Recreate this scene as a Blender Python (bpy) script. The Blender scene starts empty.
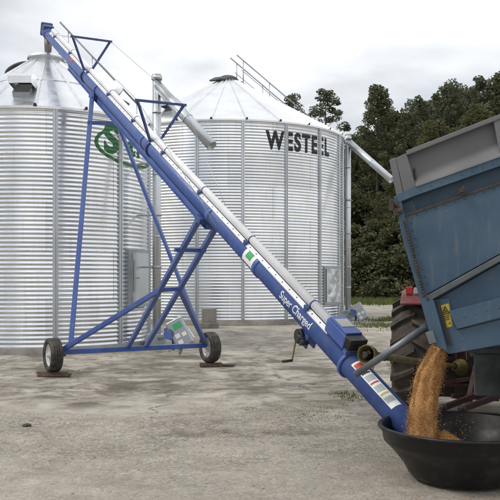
import bpy, bmesh, math, random
from mathutils import Vector, Matrix, noise
random.seed(7)
R = math.radians
scene = bpy.context.scene
col = scene.collection
F, CX, HY, CAMH = 800.0, 250.0, 278.0, 1.75      # photo pixels: focal length, centre column, horizon row; metres: lens height

# ------------------------------------------------------------------ camera
cam_d = bpy.data.cameras.new('camera'); cam = bpy.data.objects.new('camera', cam_d); col.objects.link(cam)
cam.location = (0, 0, CAMH); cam.rotation_euler = (R(90), 0, 0)
cam_d.sensor_width = 36; cam_d.lens = 36*F/500; cam_d.shift_y = (HY-250)/500
cam_d.clip_start = .05; cam_d.clip_end = 2000
scene.camera = cam
scene.cycles.max_bounces = 6; scene.cycles.diffuse_bounces = 3; scene.cycles.glossy_bounces = 4; scene.cycles.transmission_bounces = 2
scene.render.resolution_x = scene.render.resolution_y = 1024

# ------------------------------------------------------------------ sky and sun
SUN_EL, SUN_AZ = 50, -105           # azimuth from +Y (clockwise), veiled sun high on the left
w = bpy.data.worlds.new('World'); scene.world = w; w.use_nodes = True
nt = w.node_tree; N = nt.nodes; L = nt.links
N.clear()
def nd(t, **k):
    n = N.new(t)
    for a, b in k.items(): setattr(n, a, b)
    return n
out = nd('ShaderNodeOutputWorld'); bg = nd('ShaderNodeBackground'); bg.inputs[1].default_value = .1
L.new(bg.outputs[0], out.inputs[0])
sky = nd('ShaderNodeTexSky', sky_type='NISHITA'); sky.sun_disc = False
sky.sun_elevation = R(SUN_EL); sky.sun_rotation = R(SUN_AZ); sky.air_density = 1.2; sky.dust_density = 2.5
tc = nd('ShaderNodeTexCoord'); sep = nd('ShaderNodeSeparateXYZ'); L.new(tc.outputs['Generated'], sep.inputs[0])
mp = nd('ShaderNodeMapping'); mp.inputs['Scale'].default_value = (1, 1, 2.6); mp.inputs['Location'].default_value = (.35, .1, .22)
L.new(tc.outputs['Generated'], mp.inputs[0])
n1 = nd('ShaderNodeTexNoise'); n1.inputs['Scale'].default_value = 2.3; n1.inputs['Detail'].default_value = 7; n1.inputs['Roughness'].default_value = .5
n1.inputs['Distortion'].default_value = .3
L.new(mp.outputs[0], n1.inputs['Vector'])
cr = nd('ShaderNodeValToRGB'); e = cr.color_ramp.elements
e[0].position = .33; e[0].color = (4.6, 4.85, 5.2, 1); e[1].position = .56; e[1].color = (8.3, 8.35, 8.45, 1)
k = e.new(.47); k.color = (7.2, 7.35, 7.6, 1)
# grey cloud bank low in the west (left of the view)
bank = nd('ShaderNodeMapRange'); bank.inputs[1].default_value = -.12; bank.inputs[2].default_value = -.36; bank.inputs[3].default_value = 0; bank.inputs[4].default_value = .24
L.new(sep.outputs[0], bank.inputs[0])
sub = nd('ShaderNodeMath', operation='SUBTRACT'); L.new(n1.outputs[0], sub.inputs[0]); L.new(bank.outputs[0], sub.inputs[1])
L.new(sub.outputs[0], cr.inputs[0])
# brighter overhead, as under a thin overcast
zen = nd('ShaderNodeMapRange'); zen.inputs[1].default_value = .15; zen.inputs[2].default_value = .9; zen.inputs[3].default_value = 1.0; zen.inputs[4].default_value = 1.35
L.new(sep.outputs[2], zen.inputs[0])
vm = nd('ShaderNodeVectorMath', operation='SCALE'); L.new(cr.outputs[0], vm.inputs[0]); L.new(zen.outputs[0], vm.inputs['Scale'])
n2 = nd('ShaderNodeTexNoise'); n2.inputs['Scale'].default_value = 3.1; n2.inputs['Detail'].default_value = 6
mp2 = nd('ShaderNodeMapping'); mp2.inputs['Scale'].default_value = (1, 1, 2.6); mp2.inputs['Location'].default_value = (4.0, 1.3, 0)
L.new(tc.outputs['Generated'], mp2.inputs[0]); L.new(mp2.outputs[0], n2.inputs['Vector'])
mr = nd('ShaderNodeMapRange'); mr.inputs[1].default_value = .46; mr.inputs[2].default_value = .66; mr.inputs[3].default_value = 1.0; mr.inputs[4].default_value = .68
L.new(n2.outputs[0], mr.inputs[0])
mx = nd('ShaderNodeMix', data_type='RGBA'); L.new(mr.outputs[0], mx.inputs[0]); L.new(sky.outputs[0], mx.inputs[6]); L.new(vm.outputs[0], mx.inputs[7])
L.new(mx.outputs[2], bg.inputs[0])

sd = bpy.data.lights.new('sun', 'SUN'); sun = bpy.data.objects.new('sun', sd); col.objects.link(sun)
sd.energy = 1.15; sd.angle = R(18); sd.color = (1, .96, .9)
dv = Vector((math.sin(R(SUN_AZ))*math.cos(R(SUN_EL)), math.cos(R(SUN_AZ))*math.cos(R(SUN_EL)), math.sin(R(SUN_EL))))
sun.rotation_euler = dv.to_track_quat('Z', 'Y').to_euler()
vs = scene.view_settings
vs.view_transform = 'Standard'; vs.look = 'None'; vs.exposure = 0.37; vs.gamma = 1; vs.use_curve_mapping = False

# ------------------------------------------------------------------ helpers
def P(px, py, Y): return Vector(((px-CX)*Y/F, Y, CAMH-(py-HY)*Y/F))
def sstep(a, b, x):
    t = max(0, min(1, (x-a)/(b-a))); return t*t*(3-2*t)
def gz(x, y):
    return .17*sstep(19, 26, y) + .10*sstep(30, 48, y)
def gzn(x, y):
    f = max(0, min(1, (60-y)/30))
    n = noise.fractal(Vector((x*.55, y*.55, 3.1)), 1, 2, 3)*.012*f + noise.noise(Vector((x*.15, y*.15, 9)))*.02*f
    return gz(x, y) + n - .008

class Mesh:
    def __init__(s): s.bm = bmesh.new(); s.mi = 0
    def face(s, vs_, smooth=False):
        try: f = s.bm.faces.new(vs_)
        except ValueError: return None
        f.material_index = s.mi; f.smooth = smooth; return f
    def box(s, c, ax, ay, az, hx, hy, hz):
        c = Vector(c); v = []
        for k in (-1, 1):
            for j in (-1, 1):
                for i in (-1, 1): v.append(s.bm.verts.new(c+Vector(ax)*hx*i+Vector(ay)*hy*j+Vector(az)*hz*k))
        for q in ((0,2,3,1),(4,5,7,6),(0,1,5,4),(2,6,7,3),(1,3,7,5),(0,4,6,2)): s.face([v[a] for a in q])
        return s
    def abox(s, x0, y0, z0, x1, y1, z1):
        return s.box(((x0+x1)/2,(y0+y1)/2,(z0+z1)/2),(1,0,0),(0,1,0),(0,0,1),abs(x1-x0)/2,abs(y1-y0)/2,abs(z1-z0)/2)
    def bar(s, p, q, wd, hd=None, up=(0,0,1)):
        p = Vector(p); q = Vector(q); d = (q-p); l = d.length; d.normalize(); u = Vector(up); a = d.cross(u)
        if a.length < 1e-4: a = d.cross(Vector((1,0,0)))
        a.normalize(); b = a.cross(d); return s.box((p+q)/2, d, a, b, l/2, wd/2, (hd or wd)/2)
    def tube(s, p, q, r, r2=None, seg=12, caps=True, hollow=False):
        p = Vector(p); q = Vector(q); d = (q-p).normalized(); a = d.orthogonal().normalized(); b = d.cross(a)
        r2 = r if r2 is None else r2
        v0 = [s.bm.verts.new(p+(a*math.cos(t)+b*math.sin(t))*r) for t in [2*math.pi*i/seg for i in range(seg)]]
        v1 = [s.bm.verts.new(q+(a*math.cos(t)+b*math.sin(t))*r2) for t in [2*math.pi*i/seg for i in range(seg)]]
        for i in range(seg): s.face([v0[i], v0[(i+1)%seg], v1[(i+1)%seg], v1[i]], True)
        if caps:
            s.face(v0[::-1])
            if not hollow: s.face(v1)
        if hollow:   # inner wall so that the open end reads as a pipe
            rr = r2*.9; q2 = q-d*min(r2*7, (q-p).length*.8)
            w1 = [s.bm.verts.new(q+(a*math.cos(t)+b*math.sin(t))*rr) for t in [2*math.pi*i/seg for i in range(seg)]]
            w2 = [s.bm.verts.new(q2+(a*math.cos(t)+b*math.sin(t))*rr) for t in [2*math.pi*i/seg for i in range(seg)]]
            for i in range(seg):
                j = (i+1)%seg; s.face([v1[i], v1[j], w1[j], w1[i]]); s.face([w1[i], w1[j], w2[j], w2[i]], True)
            s.face(w2)
        return s
    def path(s, pts, r, seg=8):
        for a, b in zip(pts[:-1], pts[1:]): s.tube(a, b, r, seg=seg)
        return s
    def lathe(s, c, d, prof, seg=48, smooth=True, closed=False, jag=None):
        """prof = [(radius, height along d)]"""
        c = Vector(c); d = Vector(d).normalized(); a = Vector((0,0,1)) if abs(d.z) < .9 else Vector((1,0,0))
        a = (a-d*a.dot(d)).normalized(); b = d.cross(a); rings = []
        for k, (r, h) in enumerate(prof):
            ring = []
            for i in range(seg):
                t = 2*math.pi*i/seg; rr = r + (jag(k, i) if jag else 0)
                ring.append(s.bm.verts.new(c+d*h+(a*math.cos(t)+b*math.sin(t))*rr))
            rings.append(ring)
        m = len(rings)
        for k in range(m if closed else m-1):
            A = rings[k]; B = rings[(k+1)%m]
            for i in range(seg): s.face([A[i], A[(i+1)%seg], B[(i+1)%seg], B[i]], smooth)
        return rings
    def prism(s, pts, d):
        d = Vector(d); a = [s.bm.verts.new(Vector(p)) for p in pts]; b = [s.bm.verts.new(Vector(p)+d) for p in pts]
        s.face(a[::-1]); s.face(b); n = len(pts)
        for i in range(n): s.face([a[i], a[(i+1)%n], b[(i+1)%n], b[i]])
        return s
    def ball(s, c, rx, ry, rz, sub=2):
        r = bmesh.ops.create_icosphere(s.bm, subdivisions=sub, radius=1, matrix=Matrix.Translation(Vector(c)) @ Matrix.Diagonal((rx, ry, rz, 1)))
        for v in r['verts']:
            for f in v.link_faces: f.smooth = True; f.material_index = s.mi
        return s

def worldbase(o):
    v = Vector((0,0,0))
    while o: v += o.location; o = o.parent
    return v
def tag(o, label=None, cat=None, group=None, kind=None):
    if label: o['label'] = label
    if cat: o['category'] = cat
    if group: o['group'] = group
    if kind: o['kind'] = kind
    return o
def build(name, m, mats, parent=None, bevel=0, loc=None, fix=True):
    bm = m.bm
    if fix: bmesh.ops.recalc_face_normals(bm, faces=bm.faces)
    off = worldbase(parent) if parent else (Vector(loc) if loc is not None else Vector((0,0,0)))
    bmesh.ops.translate(bm, verts=bm.verts, vec=-off)
    me = bpy.data.meshes.new(name); bm.to_mesh(me); bm.free()
    o = bpy.data.objects.new(name, me); col.objects.link(o)
    for mt in (mats if isinstance(mats, (list, tuple)) else [mats]): me.materials.append(mt)
    if parent: o.parent = parent
    elif loc is not None: o.location = loc
    if bevel:
        b = o.modifiers.new('bevel', 'BEVEL'); b.width = bevel; b.segments = 2; b.limit_method = 'ANGLE'; b.angle_limit = R(40)
    return o
def empty(name, loc, label, cat, group=None):
    o = bpy.data.objects.new(name, None); col.objects.link(o); o.location = loc; o.empty_display_size = .2
    return tag(o, label, cat, group)

# ------------------------------------------------------------------ materials
class Mat:
    def __init__(s, name):
        s.m = bpy.data.materials.new(name); s.m.use_nodes = True; s.t = s.m.node_tree; s.b = s.t.nodes['Principled BSDF']
    def n(s, t, **k):
        n = s.t.nodes.new(t)
        for a, b in k.items():
            if a.startswith('i_'): n.inputs[a[2:].replace('_', ' ')].default_value = b
            else: setattr(n, a, b)
        return n
    def l(s, a, b): s.t.links.new(a, b)
    def coord(s, kind='Object', scale=(1,1,1)):
        c = s.n('ShaderNodeTexCoord'); m = s.n('ShaderNodeMapping'); m.inputs['Scale'].default_value = scale
        s.l(c.outputs[kind], m.inputs[0]); return m.outputs[0]
    def pos(s, scale=(1,1,1)):
        g = s.n('ShaderNodeNewGeometry'); m = s.n('ShaderNodeMapping'); m.inputs['Scale'].default_value = scale
        s.l(g.outputs['Position'], m.inputs[0]); return m.outputs[0]
    def noise(s, vec, scale, detail=4, rough=.55, dist=0):
        n = s.n('ShaderNodeTexNoise'); n.inputs['Scale'].default_value = scale; n.inputs['Detail'].default_value = detail
        n.inputs['Roughness'].default_value = rough; n.inputs['Distortion'].default_value = dist
        s.l(vec, n.inputs['Vector']); return n.outputs[0]
    def ramp(s, v, a, b, lo=0, hi=1):
        n = s.n('ShaderNodeMapRange'); n.inputs[1].default_value = a; n.inputs[2].default_value = b; n.inputs[3].default_value = lo; n.inputs[4].default_value = hi
        s.l(v, n.inputs[0]); return n.outputs[0]
    def mix(s, f, a, b, blend='MIX'):
        n = s.n('ShaderNodeMix', data_type='RGBA', blend_type=blend)
        for v, i in ((f, 0), (a, 6), (b, 7)):
            if isinstance(v, (tuple, list)): n.inputs[i].default_value = (*v, 1)
            elif isinstance(v, (int, float)): n.inputs[i].default_value = v
            else: s.l(v, n.inputs[i])
        return n.outputs[2]
    def math(s, op, a, b):
        n = s.n('ShaderNodeMath', operation=op)
        for i, v in enumerate((a, b)):
            if isinstance(v, (int, float)): n.inputs[i].default_value = v
            else: s.l(v, n.inputs[i])
        return n.outputs[0]
    def bump(s, h, strength=.3, dist=.01):
        n = s.n('ShaderNodeBump'); n.inputs['Strength'].default_value = strength; n.inputs['Distance'].default_value = dist
        s.l(h, n.inputs['Height']); s.l(n.outputs[0], s.b.inputs['Normal'])
    def set(s, c=None, r=None, m=None, spec=None):
        for v, k in ((c, 'Base Color'), (r, 'Roughness'), (m, 'Metallic'), (spec, 'Specular IOR Level')):
            if v is None: continue
            if isinstance(v, tuple): s.b.inputs[k].default_value = (*v, 1)
            elif isinstance(v, (int, float)): s.b.inputs[k].default_value = v
            else: s.l(v, s.b.inputs[k])
        return s
def worn(name, c, c2, rough=.4, metal=0, scale=3, lo=.4, hi=.65, bump=.0, dirt=None, dscale=6, dlo=.6, dhi=.75, spec=.5):
    m = Mat(name); v = m.coord(); a = m.noise(v, scale, 6); colr = m.mix(m.ramp(a, lo, hi), c, c2)
    if dirt: colr = m.mix(m.ramp(m.noise(v, dscale, 8, .65), dlo, dhi), colr, dirt)
    rr = m.ramp(m.noise(v, scale*4, 4), .3, .7, rough*.8, min(1, rough*1.25))
    m.set(colr, rr, metal, spec)
    if bump: m.bump(m.noise(v, scale*12, 5), bump, .004)
    return m.m

def galv(name, base, rough, use_attr=False, streak=1, bmp=.05):
    m = Mat(name); v = m.coord()
    sp = m.n('ShaderNodeTexVoronoi', feature='F1'); sp.inputs['Scale'].default_value = 30; m.l(v, sp.inputs['Vector'])
    spn = m.ramp(sp.outputs['Color'], 0, 1, .96, 1.02)
    c = m.mix(m.ramp(m.noise(v, 1.3, 6), .35, .7), tuple(base), tuple(x*.86 for x in base))
    c = m.mix(1.0, c, spn, 'MULTIPLY')
    if streak:
        sv = m.coord('Object', (5, 5, .25)); st = m.ramp(m.noise(sv, 2.5, 6, .6), .55, .8, 0, .35)
        c = m.mix(st, c, (.42, .43, .42))
    if use_attr:
        at = m.n('ShaderNodeAttribute', attribute_name='sheet'); c = m.mix(1.0, c, at.outputs['Color'], 'MULTIPLY')
    m.set(c, m.ramp(m.noise(v, 4, 5), .3, .7, rough*.8, rough*1.25), .92)
    m.bump(m.noise(v, 9, 3), bmp, .02)
    return m.m
M = {}
M['galv_wall'] = galv('galvanised wall', (.85, .88, .91), .20, True, 1, .012)
M['galv_roof'] = galv('galvanised roof', (.88, .89, .90), .33)
M['galv'] = galv('galvanised steel', (.62, .65, .67), .36)
M['galv_dull'] = galv('dull galvanised steel', (.42, .45, .47), .42)
M['blue'] = worn('blue paint', (.045, .095, .32), (.075, .13, .35), .40, 0, 2.5, dirt=(.15, .15, .17), dscale=7, dlo=.55, dhi=.85)
M['blue_dark'] = worn('dark blue paint', (.03, .055, .19), (.04, .075, .22), .42)
M['white_pipe'] = worn('white pipe', (.86, .86, .86), (.78, .78, .78), .45, dirt=(.30, .28, .25), dscale=22, dlo=.62, dhi=.72)
M['white'] = worn('white paint', (.78, .78, .76), (.70, .70, .68), .5)
M['black'] = worn('black paint', (.018, .018, .019), (.03, .03, .03), .5)
M['rim'] = worn('muddy white rim', (.62, .62, .60), (.50, .50, .48), .5, 0, 6, dirt=(.14, .11, .085), dscale=9, dlo=.50, dhi=.68)
M['rubber'] = worn('rubber', (.022, .021, .020), (.045, .041, .036), .75, 0, 8, bump=.3, dirt=(.13, .11, .085), dscale=9, dlo=.46, dhi=.75)
M['tractor_tyre'] = worn('dusty tyre rubber', (.050, .040, .032), (.09, .072, .056), .85, 0, 6, bump=.4, dirt=(.13, .105, .08), dscale=7, dlo=.5, dhi=.8)
M['tub'] = worn('black poly', (.0055, .0055, .006), (.009, .009, .009), .40, 0, 2, dirt=(.05, .045, .04), dscale=5, dlo=.50, dhi=.85, bump=.10, spec=.35)
M['concrete'] = worn('old concrete', (.27, .255, .225), (.19, .175, .155), .9, 0, 2, bump=.4, dirt=(.10, .09, .08), dscale=1.5, dlo=.55, dhi=.75)
M['wood'] = worn('weathered wood', (.16, .11, .075), (.09, .06, .042), .85, 0, 9, bump=.5)
def trailer_paint():
    m = Mat('faded trailer blue'); v = m.coord(); g = m.pos((6, 6, .7))
    c = m.mix(m.ramp(m.noise(v, 1.6, 7, .6), .38, .66), (.042, .082, .130), (.070, .116, .166))
    c = m.mix(m.ramp(m.noise(g, 3.2, 7, .65), .56, .78, 0, .55), c, (.15, .165, .175))          # run-off streaks
    c = m.mix(m.ramp(m.noise(v, 34, 4, .7), .67, .73, 0, .8), c, (.26, .25, .23))               # chips and grain dust
    c = m.mix(m.ramp(m.noise(v, 5, 9, .7), .66, .74, 0, .8), c, (.085, .052, .035))             # rust blooms
    m.set(c, m.ramp(m.noise(v, 7, 4), .3, .7, .42, .62), 0, .4); m.bump(m.noise(v, 2.2, 4), .25, .03); return m.m
M['trailer_blue'] = trailer_paint()
M['trailer_grey'] = worn('grey board paint', (.125, .127, .130), (.165, .167, .170), .6, 0, 2.5, dirt=(.11, .085, .065), dscale=4, dlo=.64, dhi=.8)
M['rust'] = worn('rust', (.075, .052, .038), (.045, .036, .030), .9, 0, 14, bump=.5)
M['chassis'] = worn('chassis paint', (.10, .115, .12), (.06, .068, .07), .6, 0, 3, dirt=(.12, .09, .06), dscale=5)
M['red'] = worn('red tractor paint', (.14, .022, .020), (.18, .04, .035), .6, 0, 3, dirt=(.15, .11, .095), dscale=4, dlo=.48, dhi=.8)
M['red_dark'] = worn('grimy red paint', (.12, .015, .015), (.06, .014, .012), .6, 0, 5)
M['maroon'] = worn('oily maroon paint', (.045, .010, .010), (.022, .010, .009), .6, .1, 6)
M['iron'] = worn('greasy iron', (.03, .028, .026), (.06, .05, .045), .55, .4, 5)
M['steel'] = worn('bright steel', (.55, .56, .57), (.45, .46, .47), .35, .9, 6)
M['pipe_grey'] = worn('grey pipe', (.16, .175, .19), (.22, .235, .25), .4, .5, 4)
M['yellow_guard'] = worn('dirty yellow plastic', (.22, .165, .035), (.12, .095, .035), .5, 0, 6, dirt=(.06, .05, .03), dscale=8, dlo=.5, dhi=.7)
M['yellow'] = worn('yellow sticker', (.58, .43, .035), (.50, .37, .04), .5)
M['green'] = worn('green lettering paint', (.025, .14, .045), (.03, .17, .06), .5)
M['green_label'] = worn('green label', (.05, .34, .12), (.06, .38, .14), .5)
M['label_grey'] = worn('pale label', (.42, .44, .42), (.36, .38, .36), .5)
M['letter_black'] = worn('black lettering', (.012, .012, .012), (.02, .02, .02), .5)
M['letter_red'] = worn('red label ink', (.5, .06, .04), (.45, .06, .05), .5)
M['glass'] = worn('cab glass', (.02, .025, .03), (.03, .035, .04), .08)
M['spout'] = worn('worn spout steel', (.30, .27, .25), (.22, .19, .17), .5, .5, 6)
M['lid'] = worn('dark lid with painted shade', (.07, .07, .075), (.11, .11, .11), .55, .4, 4)  # dark tone paints in the shade on open lid undersides and in rib ends
M['stone'] = worn('rubble stone', (.32, .30, .26), (.20, .185, .16), .9, 0, 5, bump=.4)
def gravel_mat():
    m = Mat('fine gravel'); g = m.n('ShaderNodeNewGeometry')
    m.set(m.mix(g.outputs['Random Per Island'], (.27, .24, .20), (.56, .52, .45)), .9, 0, .25); return m.m
M['gravel'] = gravel_mat()
M['clod'] = worn('earth clod', (.07, .055, .04), (.045, .035, .028), .95, 0, 9, bump=.5)
M['bark'] = worn('bark', (.10, .085, .065), (.06, .05, .04), .9, 0, 6, bump=.5)
M['lamp_red'] = worn('tail lamp red', (.42, .01, .02), (.35, .01, .02), .2)

def leafmat(name, c1, c2):
    m = Mat(name); g = m.n('ShaderNodeNewGeometry'); v = m.coord()
    f = m.n('ShaderNodeTexNoise'); f.inputs['Scale'].default_value = .8; m.l(v, f.inputs['Vector'])
    r = m.math('ADD', m.ramp(f.outputs[0], .3, .7, 0, .55), m.ramp(g.outputs['Random Per Island'], 0, 1, 0, .45))
    c = m.mix(r, c1, c2); m.set(c, .6, 0, .25)
    tr = m.n('ShaderNodeBsdfTranslucent'); m.l(m.mix(.5, c, (.10, .13, .03)), tr.inputs[0])
    ms = m.n('ShaderNodeMixShader'); ms.inputs[0].default_value = .30
    o = m.t.nodes['Material Output']; m.l(m.b.outputs[0], ms.inputs[1]); m.l(tr.outputs[0], ms.inputs[2]); m.l(ms.outputs[0], o.inputs[0])
    return m.m
M['leaf_a'] = leafmat('dark leaves', (.076, .086, .044), (.165, .168, .090))
M['leaf_b'] = leafmat('grey green leaves', (.080, .094, .058), (.180, .188, .118))
M['leaf_c'] = leafmat('olive leaves', (.088, .092, .044), (.175, .168, .082))
M['grass'] = leafmat('rough grass', (.075, .105, .028), (.16, .18, .06))

def grain_mat():
    m = Mat('wheat grain'); g = m.n('ShaderNodeNewGeometry'); v = m.pos()
    vo = m.n('ShaderNodeTexVoronoi'); vo.inputs['Scale'].default_value = 120; m.l(v, vo.inputs['Vector'])
    r = m.math('ADD', m.ramp(g.outputs['Random Per Island'], 0, 1, 0, .5), m.ramp(vo.outputs['Color'], 0, 1, 0, .5))
    m.set(m.mix(r, (.33, .14, .042), (.63, .35, .125)), .6); m.bump(vo.outputs['Distance'], .9, .006); return m.m
M['grain'] = grain_mat()

def ground_mat():
    m = Mat('yard ground'); g = m.n('ShaderNodeNewGeometry'); sp = m.n('ShaderNodeSeparateXYZ'); m.l(g.outputs['Position'], sp.inputs[0])
    v = m.pos(); vst = m.pos((.55, 1.0, 1))
    X, Y = sp.outputs[0], sp.outputs[1]
    base = m.mix(m.ramp(m.noise(v, .7, 8, .6), .35, .65), (.370, .330, .275), (.285, .250, .204))
    base = m.mix(m.ramp(m.noise(v, 4, 9, .72), .42, .72), base, (.41, .38, .33))
    # broken concrete apron beyond about ten metres, loose gravel nearer, trodden dirt in front
    edge = m.math('ADD', Y, m.ramp(m.noise(v, .5, 6, .6), .3, .7, -1.3, 1.3))
    grav = m.ramp(edge, 10.0, 10.7, 1, 0)
    near = m.ramp(edge, 6.9, 8.4, 1, 0)
    pale = m.math('MULTIPLY', m.ramp(m.noise(v, 1.1, 12, .72, .5), .49, .55), m.ramp(grav, 0, 1, .75, .12))
    base = m.mix(pale, base, (.48, .445, .38))
    # mud and wet patches
    mud = m.ramp(m.noise(v, .75, 13, .72, .5), .475, .575)
    mud2 = m.ramp(m.noise(v, 2.4, 12, .74, .4), .51, .60)
    zone = m.math('MULTIPLY', m.ramp(edge, 10.6, 12.0), m.ramp(Y, 24, 16))
    band = m.math('MULTIPLY', m.ramp(edge, 8.3, 8.8), m.ramp(edge, 9.8, 9.1))
    band = m.math('MULTIPLY', band, m.math('MULTIPLY', m.ramp(X, -1.6, -.1, .25, 1), m.ramp(X, 1.3, .6)))
    zz = m.math('MAXIMUM', zone, band)
    mk = m.math('MULTIPLY', m.math('MAXIMUM', m.math('MULTIPLY', mud, .9), m.math('MULTIPLY', mud2, .8)), m.ramp(zz, 0, 1, .14, .80))
    base = m.mix(mk, base, (.078, .064, .047))
    # slab cracks, broken up and partly filled
    dis = m.n('ShaderNodeVectorMath', operation='ADD'); nn = m.n('ShaderNodeTexNoise'); nn.inputs['Scale'].default_value = 1.6; nn.inputs['Detail'].default_value = 8; nn.inputs['Roughness'].default_value = .65
    m.l(v, nn.inputs['Vector']); m.l(v, dis.inputs[0]); m.l(nn.outputs['Color'], dis.inputs[1])
    vo = m.n('ShaderNodeTexVoronoi', feature='DISTANCE_TO_EDGE'); vo.inputs['Scale'].default_value = .36; m.l(dis.outputs[0], vo.inputs['Vector'])
    crack = m.math('MULTIPLY', m.ramp(vo.outputs['Distance'], .003, .012, 1, 0), m.math('MULTIPLY', m.ramp(grav, 0, 1, .8, .0), m.ramp(m.noise(v, .9, 4), .42, .58)))
    base = m.mix(crack, base, (.10, .085, .065))
    moss = m.math('MULTIPLY', m.ramp(m.noise(vst, 1.3, 9, .7), .54, .66), m.math('MULTIPLY', m.ramp(X, -.6, .9), m.math('MULTIPLY', m.ramp(edge, 9.5, 10.1), m.ramp(Y, 40, 11, .15, .8))))
    base = m.mix(moss, base, (.085, .092, .04))
    # pebbles of two sizes
    pv = m.n('ShaderNodeTexVoronoi'); pv.inputs['Scale'].default_value = 30; m.l(v, pv.inputs['Vector'])
    pw = m.n('ShaderNodeTexVoronoi'); pw.inputs['Scale'].default_value = 75; m.l(v, pw.inputs['Vector'])
    patchy = m.ramp(m.noise(v, 1.4, 6, .65), .38, .6, .35, 1)
    pmask = m.math('MULTIPLY', m.math('MULTIPLY', grav, m.ramp(near, 0, 1, 1, .35)), patchy)
    base = m.mix(1.0, base, m.mix(pmask, (1, 1, 1), m.ramp(pv.outputs['Color'], .1, .9, .62, 1.32)), 'MULTIPLY')
    base = m.mix(1.0, base, m.mix(m.math('MULTIPLY', grav, .7), (1, 1, 1), m.ramp(pw.outputs['Color'], .1, .9, .74, 1.22)), 'MULTIPLY')
    fine = m.ramp(m.noise(v, 60, 5, .75), .3, .7, .85, 1.15); base = m.mix(1.0, base, fine, 'MULTIPLY')
    soft = m.ramp(m.noise(vst, 2.6, 8, .7), .3, .7, .84, 1.12); base = m.mix(1.0, base, soft, 'MULTIPLY')
    # far field soil
    base = m.mix(m.ramp(Y, 48, 54), base, (.10, .105, .05))
    m.set(base, .93, 0, .2)
    hgt = m.math('ADD', m.math('MULTIPLY', m.ramp(pv.outputs['Distance'], 0, .7, 1, 0), pmask), m.math('MULTIPLY', m.noise(v, 14, 8, .7), .9))
    hgt = m.math('SUBTRACT', hgt, m.math('MULTIPLY', crack, 1.2))
    m.bump(hgt, .7, .016); return m.m
M['ground'] = ground_mat()

# ------------------------------------------------------------------ ground
def axis(a, b, fine0, fine1, st):
    xs = []; x = fine0
    while x <= fine1: xs.append(x); x += st
    s = st; x = xs[-1]
    while x < b: s *= 1.25; x += s; xs.append(min(x, b))
    s = st; x = xs[0]
    while x > a: s *= 1.25; x -= s; xs.insert(0, max(x, a))
    return xs
g = Mesh(); xs = axis(-500, 500, -6, 5, .13); ys = axis(-60, 900, 3, 20, .13)
grid = [[g.bm.verts.new((x, y, gzn(x, y))) for x in xs] for y in ys]
for j in range(len(ys)-1):
    for i in range(len(xs)-1): g.face([grid[j][i], grid[j][i+1], grid[j+1][i+1], grid[j+1][i]], True)
tag(build('ground', g, M['ground']), kind='structure')

# ------------------------------------------------------------------ text as mesh
def text_mesh(body, size, bold=.0, shear=0, spacing=1.0):
    cu = bpy.data.curves.new('t', 'FONT'); cu.body = body; cu.size = size; cu.offset = bold; cu.shear = shear; cu.space_character = spacing
    cu.align_x = 'CENTER'; cu.align_y = 'CENTER'
    ob = bpy.data.objects.new('t', cu); col.objects.link(ob)
    dg = bpy.context.evaluated_depsgraph_get(); dg.update()
    me = bpy.data.meshes.new_from_object(ob.evaluated_get(dg)); bm = bmesh.new(); bm.from_mesh(me)
    bpy.data.objects.remove(ob); bpy.data.curves.remove(cu); bpy.data.meshes.remove(me)
    bmesh.ops.remove_doubles(bm, verts=bm.verts, dist=1e-5)
    return bm
def slice_bm(bm, dx, dy):
    xs_ = [v.co.x for v in bm.verts]; ys_ = [v.co.y for v in bm.verts]
    def cut(lo, hi, st, co, no):
        x = lo+st
        while x < hi:
            bmesh.ops.bisect_plane(bm, geom=list(bm.verts)+list(bm.edges)+list(bm.faces), plane_co=co*x, plane_no=no, dist=1e-6); x += st
    if dx: cut(min(xs_), max(xs_), dx, Vector((1,0,0)), Vector((1,0,0)))
    if dy: cut(min(ys_), max(ys_), dy, Vector((0,1,0)), Vector((0,1,0)))
def wrap(bm, fn):
    for v in bm.verts: v.co = fn(v.co.x, v.co.y)
    m = Mesh(); m.bm.free(); m.bm = bm
    for f in bm.faces: f.smooth = True
    return m

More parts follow.
